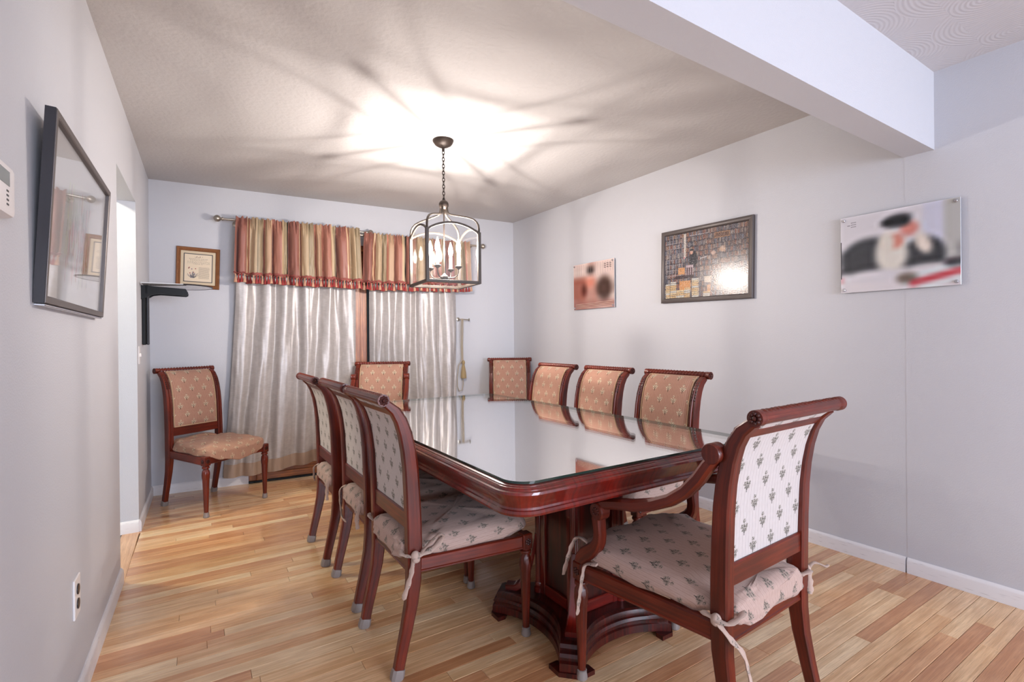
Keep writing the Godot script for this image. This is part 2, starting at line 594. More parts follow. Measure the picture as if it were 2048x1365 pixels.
func post_at(y: float) -> float:
	for i in POST.size() - 1:
		if y <= POST[i + 1][1]:
			return lerpf(POST[i][0], POST[i + 1][0], clampf((y - POST[i][1]) / (POST[i + 1][1] - POST[i][1]), 0, 1))
	return POST[POST.size() - 1][0]

# point and forward normal of the back's curve, a = 0 at the roll, 1 at the back rail
func back_curve(a: float) -> Array:
	var pts := [Vector2(-0.1, 0.962)]
	for i in range(POST.size() - 1, -1, -1):
		if POST[i][1] > 0.562: pts.append(Vector2(POST[i][0], POST[i][1]))
	pts.append(Vector2(-0.002, 0.562))
	var L := 0.0
	for i in pts.size() - 1: L += pts[i].distance_to(pts[i + 1])
	var d := a * L
	for i in pts.size() - 1:
		var l: float = pts[i].distance_to(pts[i + 1])
		if d <= l or i == pts.size() - 2:
			var f := clampf(d / l, 0.0, 1.0)
			var p: Vector2 = pts[i].lerp(pts[i + 1], f)
			var t0: Vector2 = (pts[i + 1] - pts[maxi(i - 1, 0)]).normalized()
			var t1: Vector2 = (pts[mini(i + 2, pts.size() - 1)] - pts[i]).normalized()
			var t: Vector2 = t0.lerp(t1, f).normalized()
			return [p, Vector2(-t.y, t.x), a * L]
		d -= l
	return [pts[-1], Vector2(1, 0), L]

func fluted_leg(seg := 24) -> MB:
	var b := MB.new()
	b.lathe(Vector3.ZERO, [[0.0125, 0.024], [0.0135, 0.04], [0.0165, 0.12], [0.0195, 0.2], [0.0215, 0.25], [0.0215, 0.258], [0.0225, 0.264], [0.0235, 0.285], [0.0235, 0.3], [0.0205, 0.315], [0.0165, 0.322], [0.0165, 0.328], [0.0225, 0.331], [0.0235, 0.336], [0.0225, 0.341], [0.018, 0.344], [0.018, 0.35]], seg, [[0.035, 0.255, -0.09, 8.0, 0.0, true], [0.262, 0.318, 0.07, 8.0, 60.0, false]])
	return b

func cushion(wr: float, wf: float, f0: float, f1: float, y0: float, y1: float, seed_: int, sag := 0.0) -> MB:
	var b := MB.new()
	var n := FastNoiseLite.new()
	n.seed = seed_
	n.frequency = 1.0
	n.fractal_octaves = 3
	var A := 64
	var B := 20
	var g := []
	var us := []
	var fm := (f0 + f1) * 0.5
	var fh := (f1 - f0) * 0.5
	var ym := y0 + (y1 - y0) * 0.42
	for i in B + 1:
		var ph := -PI / 2 + PI * i / B
		var row := []
		var ur := []
		var cp := pow(absf(cos(ph)), 0.34)
		var sp := signf(sin(ph)) * pow(absf(sin(ph)), 0.75)
		for k in A + 1:
			var th := TAU * (k % A) / A
			var ex := signf(cos(th)) * pow(absf(cos(th)), 0.34)
			var ez := signf(sin(th)) * pow(absf(sin(th)), 0.34)
			var f := fm + fh * ez * cp
			var tt := (f - f0) / (f1 - f0)
			var x := ex * cp * lerpf(wr, wf, tt)
			var edge := maxf(absf(ex * cp), absf(ez * cp))
			var y := ym + (y1 - ym if sp > 0 else ym - y0) * sp
			y += 0.016 * (1.0 - edge * edge) * (1.0 if sp > 0 else 0.0)
			var nz := n.get_noise_3d(x * 7.0, y * 14.0, f * 7.0)
			var fine := n.get_noise_3d(x * 22.0 + 9.0, y * 30.0, f * 9.0)
			y += nz * 0.013 * (0.5 + edge) + fine * 0.005 - sag * pow(maxf(tt - 0.55, 0.0) / 0.45, 2.0) * (1.0 if sp < 0.2 else 0.3) * (1.0 - 0.75 * absf(ex))
			x += n.get_noise_2d(f * 16.0, y * 40.0) * 0.008 * absf(ex)
			f += n.get_noise_2d(x * 16.0 + 50.0, y * 40.0) * 0.008 * absf(ez)
			row.append(C(x, y, f))
			var drop := maxf(0.0, y1 - y) * (1.0 if sp < 0.7 else 0.0)
			ur.append(Vector2(x + ex * drop * absf(ex), f + ez * drop * absf(ez)))
		g.append(row)
		us.append(ur)
	b.grid(g, us, false)
	return b

func ribbon(path: Array, w := 0.011) -> MB:
	var b := MB.new()
	var cv := Curve3D.new()
	for i in path.size():
		var a: Vector3 = path[maxi(i - 1, 0)]
		var c: Vector3 = path[mini(i + 1, path.size() - 1)]
		var tg := (c - a) * 0.2
		cv.add_point(path[i], -tg, tg)
	var pts := []
	var rad := []
	var L := cv.get_baked_length()
	var n := maxi(10, int(L / 0.012))
	for i in n + 1:
		pts.append(cv.sample_baked(L * i / n, true))
		rad.append(w * (0.82 + 0.18 * sin(i * 1.9)) * (1.0 if i < n else 0.7))
	b.tube(pts, rad, 8, true, 0.42)
	return b

# wr, wf: half spacing of rear posts and front legs; dp: depth to the front legs; cl: length of the crest roll
func make_chair(called: String, label: String, group: String, wr: float, wf: float, dp: float, cl: float, arms: bool, seat: Material, seed_: int, sag := 0.0) -> Node3D:
	var t := thing(called, label, "chair", Transform3D(), group)
	# rear legs run up into the posts of the back
	for s in [-1.0, 1.0]:
		var b := MB.new()
		var path := []
		var ws := []
		var hs := []
		for q in POST:
			path.append(C(s * wr, q[1], q[0]))
			ws.append(0.03 + 0.008 * smoothstep(0.1, 0.4, q[1]))
			hs.append(q[2])
		b.beam(path, Vector3.RIGHT, ws, hs, 0.005, Vector2(seed_ * 0.17 + s * 0.2, 0.0))
		# bead along the front face of the post
		var bead := []
		for i in range(5, POST.size() - 1): bead.append(C(s * wr, POST[i][1], POST[i][0] + POST[i][2] * 0.5))
		b.tube(bead, 0.008, 8, true, 0.5)
		var leg := obj("rear_leg", b, M.wood, t)
		var cp := MB.new()
		cp.beam([C(s * wr, 0.0, -0.066), C(s * wr, 0.012, -0.063), C(s * wr, 0.034, -0.058), C(s * wr, 0.036, -0.0575)], Vector3.RIGHT, [0.036, 0.039, 0.037, 0.033], [0.043, 0.046, 0.043, 0.039], 0.009)
		obj("foot_cap", cp, M.foot_cap, leg).set_meta("label", "grey rubber foot cap")
	# front legs, turned and fluted, with a carved block on top
	for s in [-1.0, 1.0]:
		var leg := obj("front_leg", fluted_leg(), M.wood, t)
		leg.position = C(s * wf, 0, dp)
		var bl := MB.new()
		bl.box(Vector3(0, 0.378, 0), Vector3(0.044, 0.062, 0.044), 0.004)
		obj("block", bl, M.wood, leg)
		var ro := MB.new()
		for d in [Vector3(s, 0, 0), Vector3(0, 0, -1)]:
			var c: Vector3 = Vector3(0, 0.378, 0) + d * 0.022
			var e1: Vector3 = Vector3.UP
			var e2: Vector3 = d.cross(e1)
			for k in 6:
				var a := TAU * k / 6.0
				ro.ball(c + (e1 * cos(a) + e2 * sin(a)) * 0.0095, Vector3(0.0055, 0.0055, 0.0055), 6, 4)
			ro.ball(c, Vector3(0.005, 0.005, 0.005), 6, 4)
		obj("rosette", ro, M.carving, leg)
		var cp := MB.new()
		cp.lathe(Vector3.ZERO, [[0.016, 0.0], [0.0195, 0.004], [0.019, 0.012], [0.0165, 0.026], [0.017, 0.033], [0.0145, 0.035]], 18)
		obj("foot_cap", cp, M.foot_cap, leg).set_meta("label", "grey rubber foot cap")
	# seat rails
	for s in [-1.0, 1.0]:
		var b := MB.new()
		b.beam([C(s * wr, 0.382, 0.02), C(s * lerpf(wr, wf, 0.5), 0.380, dp * 0.5), C(s * wf, 0.378, dp - 0.02)], Vector3(1, 0, 0), [0.026, 0.026, 0.026], [0.05, 0.05, 0.05], 0.005)
		b.beam([C(s * wr, 0.359, 0.02), C(s * wf, 0.355, dp - 0.02)], Vector3(1, 0, 0), [0.032, 0.032], [0.01, 0.01], 0.003)
		obj("side_rail", b, M.wood, t)
	var fr := MB.new()
	fr.box(C(0, 0.380, dp), Vector3(wf * 2 - 0.04, 0.05, 0.026), 0.004)
	obj("front_rail", fr, M.wood, t)
	var rr := MB.new()
	rr.box(C(0, 0.380, 0.0), Vector3(wr * 2 - 0.03, 0.05, 0.03), 0.004)
	rr.box(C(0, 0.358, -0.012), Vector3(wr * 2 - 0.03, 0.012, 0.012), 0.003)
	obj("rear_rail", rr, M.wood, t)
	var br := MB.new()
	br.box(C(0, 0.535, -0.002), Vector3(wr * 2 - 0.03, 0.062, 0.034), 0.004)
	obj("back_rail", br, M.wood, t)
	# rail under the roll
	var ur := MB.new()
	ur.beam([C(-wr, 0.93, -0.066), C(wr, 0.93, -0.066)], Vector3(0, 0.8, 0.6), [0.034, 0.034], [0.022, 0.022], 0.004)
	obj("top_rail", ur, M.wood, t)
	# crest roll: rope-carved on top and in front, reeded behind
	var cr := MB.new()
	var rings := []
	var NX := 84
	var NT := 26
	for i in NX + 1:
		var x := -cl * 0.5 + cl * i / NX
		var ring := PackedVector3Array()
		for k in NT:
			var th := TAU * k / NT
			var front := sin(th) * 0.6 + cos(th) * 0.8
			var rad := 0.0178
			if front > 0.05: rad += 0.0034 * minf(1.0, front * 3.0) * sin(TAU * x / 0.021 + th * 2.0)
			else: rad += 0.0013 * cos(th * 11.0)
			if i < 5 or i > NX - 5: rad = 0.0195 + (0.0013 if i % 2 == 0 else 0.0)
			ring.push_back(C(x, 0.974 + sin(th) * rad, -0.112 + cos(th) * rad))
		rings.append(ring)
	cr.loft(rings, true, false)
	var crest := obj("crest_roll", cr, M.wood, t, 55.0)
	for s in [-1.0, 1.0]:
		var ro := MB.new()
		for k in 8:
			var a := TAU * k / 8.0
			ro.ball(C(s * cl * 0.5, 0.974 + cos(a) * 0.0118, -0.112 + sin(a) * 0.0118), Vector3(0.005, 0.0055, 0.0055), 7, 5)
		ro.ball(C(s * cl * 0.5, 0.974, -0.112), Vector3(0.0075, 0.007, 0.007), 8, 6)
		obj("rosette", ro, M.carving, crest)
		# acanthus leaf where the post bends into the roll
		var lf := MB.new()
		for k in 7:
			var y := 0.85 + k * 0.014
			for e in [-1.0, 1.0]:
				lf.ball(C(s * wr + e * 0.008, y, post_at(y) + 0.022 - k * 0.0008), Vector3(0.006, 0.009, 0.005), 6, 4)
		obj("leaf_carving", lf, M.carving, t)
	# padded back: front cloth bulges, outer cloth lies flat
	var hw := wr - 0.024
	var pad := MB.new()
	var g := []
	var us := []
	var NR := 18
	var NC := 14
	for i in NR + 1:
		var a := float(i) / NR
		var bc := back_curve(a)
		var pt: Vector2 = bc[0]
		var nm: Vector2 = bc[1]
		var row := []
		var u_ := []
		for k in NC + 1:
			var c := float(k) / NC * 2.0 - 1.0
			var bulge := 0.010 + 0.020 * pow(maxf(0.0, 1.0 - pow(absf(c), 5.0)), 0.6) * pow(maxf(0.0, 1.0 - pow(absf(a * 2 - 1), 9.0)), 0.6)
			row.append(C(c * hw, pt.y + nm.y * bulge, pt.x + nm.x * bulge))
			u_.append(Vector2(c * hw, bc[2]))
		g.append(row)
		us.append(u_)
	pad.grid(g, us, false)
	obj("back_pad", pad, M.front_cloth, t, 80.0)
	var out := MB.new()
	g = []
	us = []
	for i in NR + 1:
		var bc := back_curve(float(i) / NR)
		var pt: Vector2 = bc[0]
		var nm: Vector2 = bc[1]
		var row := []
		var u_ := []
		for k in NC + 1:
			var c := float(k) / NC * 2.0 - 1.0
			row.append(C(c * (hw + 0.004), pt.y - nm.y * 0.009, pt.x - nm.x * 0.009))
			u_.append(Vector2(c * hw, bc[2]))
		g.append(row)
		us.append(u_)
	out.grid(g, us, true)
	obj("outer_back", out, M.outer_cloth, t, 80.0).set_meta("label", "off-white cloth with small grey posies on the outside of the back")
	var gp := MB.new()
	var loop := []
	for q in [[-1.0, 0.985, 0.035, 15], [0.0, 0.035, 0.035, 8], [1.0, 0.035, 0.985, 15], [0.0, 0.985, 0.985, 8]]:
		for i in q[3]:
			var f: float = float(i) / q[3]
			var bc := back_curve(lerpf(q[1], q[2], f))
			var x: float = q[0] * (hw - 0.004)
			if q[0] == 0.0: x = lerpf(-1, 1, f) * (hw - 0.004) * (1.0 if q[1] < 0.5 else -1.0)
			var pt: Vector2 = bc[0] + bc[1] * 0.016
			loop.append(C(x, pt.y, pt.x))
	loop.append(loop[0])
	gp.tube(loop, 0.0045, 6, false)
	obj("piping", gp, M.gimp, t)
	obj("cushion", cushion(wr + 0.016, wf + 0.017, 0.012 if not arms else 0.0, dp + 0.035, 0.396, 0.474 if not arms else 0.492, seed_, sag), seat, t, 80.0)
	obj("cushion_roll", cushion(wr - 0.022, wr - 0.022, -0.042, 0.07, 0.392, 0.47, seed_ + 1), seat, t, 80.0)
	if arms:
		for s in [-1.0, 1.0]:
			var b := MB.new()
			var path := []
			var ws := []
			var hs := []
			for q in [[0.0, 0.858, 0.030], [0.022, 0.832, 0.034], [0.05, 0.79, 0.036], [0.09, 0.745, 0.036], [0.14, 0.708, 0.036], [0.2, 0.68, 0.036], [0.27, 0.659, 0.036], [0.34, 0.646, 0.034], [0.39, 0.634, 0.034], [0.412, 0.612, 0.036]]:
				var tt: float = q[0] / dp
				path.append(C(s * lerpf(wr + 0.018, wf, tt), q[1], q[0]))
				ws.append(0.036)
				hs.append(q[2])
			b.beam(path, Vector3.RIGHT, ws, hs, 0.008)
			var arm := obj("armrest", b, M.wood, t)
			var sc := MB.new()
			sc.lathe(C(s * (wr + 0.018) - 0.021, 0.866, 0.006), [[0.026, 0.0], [0.0285, 0.004], [0.0265, 0.009], [0.0285, 0.014], [0.0265, 0.021], [0.0285, 0.028], [0.0265, 0.033], [0.0285, 0.038], [0.026, 0.042]], 22, [], Vector3.RIGHT)
			obj("rear_scroll", sc, M.wood, arm)
			sc = MB.new()
			sc.lathe(C(s * wf * 0.985 - 0.02, 0.606, 0.41), [[0.026, 0.0], [0.03, 0.004], [0.03, 0.036], [0.026, 0.04]], 22, [], Vector3.RIGHT)
			obj("front_scroll", sc, M.wood, arm)
			var ro := MB.new()
			for e in [-1.0, 1.0]:
				for k in 8:
					var a := TAU * k / 8.0
					ro.ball(C(s * wf * 0.985 + e * 0.02, 0.606 + cos(a) * 0.011, 0.41 + sin(a) * 0.011), Vector3(0.004, 0.0045, 0.0045), 6, 4)
			obj("rosette", ro, M.carving, arm)
			var sp := MB.new()
			path = []
			ws = []
			hs = []
			for q in [[0.417, 0.585, 0.04], [0.412, 0.555, 0.036], [0.409, 0.53, 0.036], [0.412, 0.506, 0.037], [0.424, 0.484, 0.042], [0.446, 0.462, 0.05], [0.472, 0.442, 0.052], [0.492, 0.42, 0.046], [0.498, 0.402, 0.044]]:
				path.append(C(s * lerpf(wf * 0.985, wf, (0.6 - q[1]) / 0.2), q[1], q[0]))
				ws.append(0.036)
				hs.append(q[2])
			sp.beam(path, Vector3.RIGHT, ws, hs, 0.006)
			obj("arm_support", sp, M.wood, t)
	return t

func place(o: Node3D, u: float, v: float, fu: float, fv: float) -> void:
	o.position = V(u, 0, v)
	o.rotation.y = atan2(-fu, fv)

func copy_of(o: Node3D, label: String, group := "") -> Node3D:
	var c: Node3D = o.duplicate()
	c.name = numbered(String(o.name).get_slice("_0", 0))
	add_child(c, true)
	c.set_meta("label", label)
	if group: c.set_meta("group", group)
	return c

func tie(o: Node3D, path: Array, w := 0.011) -> void:
	var q := []
	for a in path: q.append(C(a[0], a[1], a[2]))
	obj("cushion_tie", ribbon(q, w), M.tie_cloth, o, 80.0)

func knot(o: Node3D, x: float, y: float, f: float, r := 0.016) -> void:
	var b := MB.new()
	b.ball(C(x, y, f), Vector3(r, r * 1.15, r), 10, 8)
	b.ball(C(x + r * 0.5, y - r * 0.6, f), Vector3(r * 0.8, r * 0.7, r * 0.9), 8, 6)
	obj("tie_knot", b, M.tie_cloth, o, 80.0)

func chairs() -> void:
	var proto := make_chair("dining_chair", "side chair with white outer back at the armchair end of its row, tie knotted", "side chairs on the curtain side of the table", 0.19, 0.228, 0.455, 0.445, false, M.seat_cloth, 3)
	var g1 := "side chairs on the doorway side of the table"
	proto.set_meta("group", g1)
	var mid := copy_of(proto, "middle side chair of the row with white outer backs, loose cushion tie hanging", g1)
	var far := copy_of(proto, "mahogany side chair at the curtain end of the row with white outer backs", g1)
	place(proto, 0.642, 1.863, 1, 0.012)
	place(mid, 0.648, 2.382, 1, 0)
	place(far, 0.63, 2.915, 1, 0)
	var g2 := "side chairs along the picture wall"
	var r3 := copy_of(proto, "side chair with pink floral back along the picture wall, next to the armchair", g2)
	var r2 := copy_of(proto, "side chair with pink floral back along the picture wall, in the middle of three", g2)
	var r1 := copy_of(proto, "side chair with pink floral back along the picture wall, farthest from the armchair", g2)
	place(r3, 2.19, 1.876, -1, 0)
	place(r2, 2.19, 2.432, -1, 0.02)
	place(r1, 2.20, 2.988, -1, 0)
	var fc := copy_of(proto, "side chair standing in the corner between back wall and picture wall, away from the table")
	fc.remove_meta("group")
	place(fc, 2.665, 4.225, -0.52, -0.854)
	var cc := make_chair("dining_chair", "single side chair with pink floral back and sagging cushion in the corner beside the curtain", "", 0.187, 0.228, 0.455, 0.44, false, M.velvet_cloth, 8, 0.075)
	place(cc, -0.005, 4.43, 0.548, -0.836)
	var ac := make_chair("armchair", "armchair with white outer back at the table end away from the curtains", "", 0.208, 0.255, 0.5, 0.475, true, M.seat_cloth, 14, 0.0)
	place(ac, 1.395, 0.835, -0.045, 1)
	var fa := copy_of(ac, "armchair with pink floral back standing before the curtains at the far table end")
	place(fa, 1.355, 4.25, -0.47, -0.882)
	# ties: side chair next to the armchair
	knot(proto, 0.222, 0.425, -0.005)
	tie(proto, [[0.215, 0.43, 0.02], [0.225, 0.46, 0.05], [0.23, 0.485, 0.085], [0.22, 0.465, 0.10], [0.215, 0.43, 0.06], [0.222, 0.425, 0.0]], 0.012)
	tie(proto, [[0.222, 0.425, -0.01], [0.226, 0.38, -0.02], [0.223, 0.34, -0.03], [0.222, 0.3, -0.045], [0.218, 0.285, -0.05]], 0.012)
	tie(proto, [[0.16, 0.43, -0.035], [0.19, 0.428, -0.042], [0.222, 0.425, -0.02]], 0.01)
	tie(proto, [[-0.215, 0.44, 0.01], [-0.216, 0.45, -0.02], [-0.19, 0.455, -0.04], [-0.16, 0.44, -0.03]], 0.01)
	# middle chair: ties hang down behind the cushion
	tie(mid, [[-0.15, 0.46, -0.02], [-0.165, 0.44, -0.045], [-0.155, 0.39, -0.05], [-0.15, 0.34, -0.045], [-0.11, 0.315, -0.05], [-0.06, 0.31, -0.045]], 0.011)
	tie(mid, [[0.13, 0.46, -0.02], [0.155, 0.43, -0.045], [0.15, 0.38, -0.05], [0.165, 0.345, -0.05]], 0.013)
	tie(far, [[-0.15, 0.46, -0.02], [-0.175, 0.44, -0.045], [-0.17, 0.39, -0.048], [-0.165, 0.36, -0.045]], 0.011)
	tie(far, [[0.13, 0.46, -0.02], [0.15, 0.43, -0.04], [0.15, 0.37, -0.045], [0.155, 0.33, -0.045]], 0.012)
	tie(cc, [[-0.2, 0.42, 0.03], [-0.215, 0.4, 0.02], [-0.225, 0.37, 0.03], [-0.23, 0.345, 0.015]], 0.009)
	# armchair ties: rear posts and front supports
	knot(ac, -0.235, 0.425, 0.0, 0.015)
	tie(ac, [[-0.235, 0.43, 0.04], [-0.24, 0.43, 0.01], [-0.23, 0.425, -0.03], [-0.18, 0.435, -0.04], [-0.16, 0.44, -0.03]], 0.012)
	tie(ac, [[-0.235, 0.42, -0.005], [-0.228, 0.39, -0.035], [-0.2, 0.35, -0.055], [-0.185, 0.3, -0.06], [-0.175, 0.25, -0.065], [-0.165, 0.215, -0.068]], 0.0115)
	knot(ac, 0.236, 0.435, -0.012, 0.016)
	tie(ac, [[0.16, 0.445, -0.03], [0.2, 0.448, -0.04], [0.236, 0.436, -0.02]], 0.011)
	tie(ac, [[0.236, 0.436, -0.015], [0.27, 0.45, -0.02], [0.3, 0.44, -0.025], [0.33, 0.425, -0.03], [0.35, 0.425, -0.03]], 0.009)
	tie(ac, [[0.236, 0.43, -0.02], [0.225, 0.4, -0.03], [0.22, 0.37, -0.032]], 0.011)
	tie(ac, [[-0.25, 0.46, 0.44], [-0.262, 0.49, 0.47], [-0.262, 0.488, 0.51], [-0.264, 0.455, 0.535], [-0.268, 0.41, 0.55], [-0.272, 0.37, 0.562], [-0.274, 0.34, 0.57]], 0.0115)
	tie(ac, [[-0.268, 0.43, 0.41], [-0.28, 0.42, 0.45], [-0.284, 0.38, 0.462], [-0.286, 0.33, 0.47], [-0.288, 0.28, 0.478], [-0.287, 0.24, 0.485]], 0.0125)

# ------------------------------------------------------------------ table
func rounded(u0: float, u1: float, v0: float, v1: float, r: float, y: float, seg := 8) -> PackedVector3Array:
	# counter-clockwise seen from above
	var out := PackedVector3Array()
	for c in [[u1 - r, v1 - r, 0.0], [u0 + r, v1 - r, PI / 2], [u0 + r, v0 + r, PI], [u1 - r, v0 + r, PI * 1.5]]:
		for k in seg + 1:
			var a: float = c[2] + PI / 2 * k / seg
			out.push_back(V(c[0] + cos(a) * r, y, c[1] + sin(a) * r))
	return out

const TU0 := 0.752
const TU1 := 1.895
const TV0 := 1.165
const TV1 := 3.285

func shaped_base(cu: float, cv: float, h: float, cut: float, bow: float, y: float) -> PackedVector3Array:
	# square with cut corners and sides that curve inwards
	var out := PackedVector3Array()
	for q in 4:
		var a := PI / 2 * q
		var e := Vector2(cos(a), sin(a))
		var s := Vector2(-e.y, e.x)
		var n := 14
		for k in n + 1:
			var t := lerpf(-1, 1, float(k) / n)
			var p := e * (h - bow * (1.0 - pow(absf(t), 2.2))) + s * t * (h - cut)
			out.push_back(V(cu + p.x, y, cv + p.y))
	return out

func pedestal(t: Node3D, cu: float, cv: float) -> void:
	var p := Node3D.new()
	p.name = "pedestal"
	t.add_child(p, true)
	var b := MB.new()
	var rings := []
	for q in [[-0.006, 0.014], [0.0, 0.017], [0.0, 0.045], [-0.008, 0.049], [-0.008, 0.06], [-0.002, 0.065], [-0.006, 0.076], [-0.014, 0.08], [-0.012, 0.09], [-0.016, 0.102], [-0.026, 0.108], [-0.04, 0.108]]:
		rings.append(shaped_base(cu, cv, 0.285 + q[0], 0.055, 0.085, q[1]))
	b.loft(rings, true)
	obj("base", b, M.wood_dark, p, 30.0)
	for sx in [-1.0, 1.0]:
		for sy in [-1.0, 1.0]:
			var f := MB.new()
			var c := 0.285
			var o := []
			for k in [[c + 0.005, c - 0.11], [c + 0.005, c - 0.053], [c - 0.053, c + 0.005], [c - 0.11, c + 0.005], [c - 0.11, c - 0.03], [c - 0.03, c - 0.11]]:
				o.append(V(cu + sx * k[0], 0.0, cv + sy * k[1]))
			if sx * sy < 0: o.reverse()
			f.plate(PackedVector3Array(o), Vector3(0, 0.016, 0))
			obj("foot_pad", f, M.wood_dark, p, 30.0)
	var hc := 0.122
	var core := MB.new()
	core.box(V(cu, 0.385, cv), Vector3(hc * 2 - 0.02, 0.555, hc * 2 - 0.02), 0.003)
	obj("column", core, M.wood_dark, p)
	for q in 4:
		var a := PI / 2 * q
		var e := Vector3(cos(a), 0, -sin(a))
		var s := Vector3(-sin(a), 0, -cos(a))
		var o := V(cu, 0, cv)
		var st := MB.new()
		for k in [-1.0, 1.0]:
			st.beam([o + e * (hc - 0.006) + s * k * (hc - 0.034) + Vector3(0, 0.108, 0), o + e * (hc - 0.006) + s * k * (hc - 0.034) + Vector3(0, 0.66, 0)], s, [0.03, 0.03], [0.018, 0.018], 0.003)
		for y in [0.13, 0.636]:
			st.beam([o + e * (hc - 0.006) - s * (hc - 0.05) + Vector3(0, y, 0), o + e * (hc - 0.006) + s * (hc - 0.05) + Vector3(0, y, 0)], Vector3.UP, [0.045, 0.045], [0.018, 0.018], 0.003)
		obj("panel_frame", st, M.wood_table, p)
		# fluted corner post
		var cp := MB.new()
		var at := o + (e + s) * (hc - 0.004)
		cp.lathe(at, [[0.024, 0.108], [0.024, 0.125], [0.019, 0.13], [0.021, 0.14], [0.018, 0.148], [0.018, 0.152], [0.018, 0.618], [0.018, 0.625], [0.021, 0.632], [0.019, 0.64], [0.024, 0.648], [0.024, 0.665]], 30, [[0.15, 0.62, -0.1, 10.0, 0.0, true]])
		obj("corner_post", cp, M.wood_table, p)
		# bracket that sweeps from the base corner up to the column
		var br := MB.new()
		var d := (e + s).normalized()
		var path := []
		var hs := []
		var ws := []
		for k in 11:
			var f := k / 10.0
			var r := lerpf(0.31, 0.178, pow(f, 0.55))
			path.append(o + d * r + Vector3(0, 0.112 + 0.24 * pow(f, 1.9), 0))
			hs.append(lerpf(0.03, 0.016, f))
			ws.append(0.05 - 0.02 * f)
		br.beam(path, Vector3.UP.cross(d).normalized(), ws, hs, 0.004)
		obj("bracket", br, M.wood_table, p)

func table() -> void:
	var t := thing("dining_table", "long mahogany dining table with moulded edge on two pedestals under glass", "table")
	var b := MB.new()
	var rings := []
	for q in [[-0.03, 0.672], [0.012, 0.672], [0.019, 0.675], [0.021, 0.682], [0.017, 0.689], [0.012, 0.691], [0.01, 0.697], [0.013, 0.708], [0.02, 0.722], [0.027, 0.731], [0.03, 0.738], [0.029, 0.745], [0.022, 0.748], [0.022, 0.751], [0.017, 0.7555], [0.011, 0.757], [0.011, 0.7595], [0.004, 0.762], [-0.03, 0.762]]:
		rings.append(rounded(TU0 - q[0], TU1 + q[0], TV0 - q[0], TV1 + q[0], 0.075 + q[0], q[1]))
	b.loft(rings, true)
	obj("table_top", b, M.wood_table, t, 28.0)
	var vn := MB.new()
	var vt := rounded(TU0 + 0.004, TU1 - 0.004, TV0 + 0.004, TV1 - 0.004, 0.07, 0.7622)
	for i in vt.size():
		var q := vt[i]
		var w := vt[(i + 1) % vt.size()]
		var m := V((TU0 + TU1) / 2, 0.7622, (TV0 + TV1) / 2)
		vn.tri(m, q, w, Vector2(m.x, m.z), Vector2(q.x, q.z), Vector2(w.x, w.z))
	obj("veneer", vn, M.veneer, t)
	var ap := MB.new()
	ap.box(V((TU0 + TU1) / 2, 0.645, (TV0 + TV1) / 2), Vector3(TU1 - TU0 - 0.24, 0.055, TV1 - TV0 - 0.24), 0.004)
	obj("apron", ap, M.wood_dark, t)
	pedestal(t, 1.345, 1.605)
	pedestal(t, 1.33, 2.87)
	# the glass lies on the table in two sheets that meet at a seam
	var seam := 2.232
	for k in 2:
		var g := thing("table_glass", "clear glass sheet lying on the table in front of the armchair" if k == 0 else "clear glass sheet lying on the curtain end of the table", "glass sheet", Transform3D(), "glass sheets on the table")
		var lo := TV0 if k == 0 else seam + 0.0005
		var hi := seam - 0.0005 if k == 0 else TV1
		var o := PackedVector3Array()
		for q in rounded(TU0, TU1, TV0, TV1, 0.075, 0.7625):
			var v := -q.z
			if v > lo - 0.0001 and v < hi + 0.0001: o.push_back(q)
		var add := [V(TU1, 0.7625, seam - 0.0005), V(TU0, 0.7625, seam - 0.0005)] if k == 0 else [V(TU0, 0.7625, seam + 0.0005), V(TU1, 0.7625, seam + 0.0005)]
		# points of the near half start at its far-left end, so the seam closes the outline
		for q in add: o.push_back(q)
		var top := PackedVector3Array()
		for q in o: top.push_back(q + Vector3(0, 0.0075, 0))
		var sh := MB.new()
		var lo_face := MB.new()
		var c := V((TU0 + TU1) / 2, 0.77, (lo + hi) / 2)
		for i in top.size():
			sh.tri(c, top[i], top[(i + 1) % top.size()])
			lo_face.tri(c - Vector3(0, 0.007, 0), o[i] + Vector3(0, 0.0005, 0), o[(i + 1) % o.size()] + Vector3(0, 0.0005, 0))
		obj("upper_face", sh, M.table_glass, g)
		obj("lower_face", lo_face, M.glass_back, g)
		var ed := MB.new()
		for i in o.size():
			if i == o.size() - 2: continue
			var j := (i + 1) % o.size()
			ed.quad(o[i], o[j], top[j], top[i])
		obj("polished_edge", ed, M.glass_edge, g)

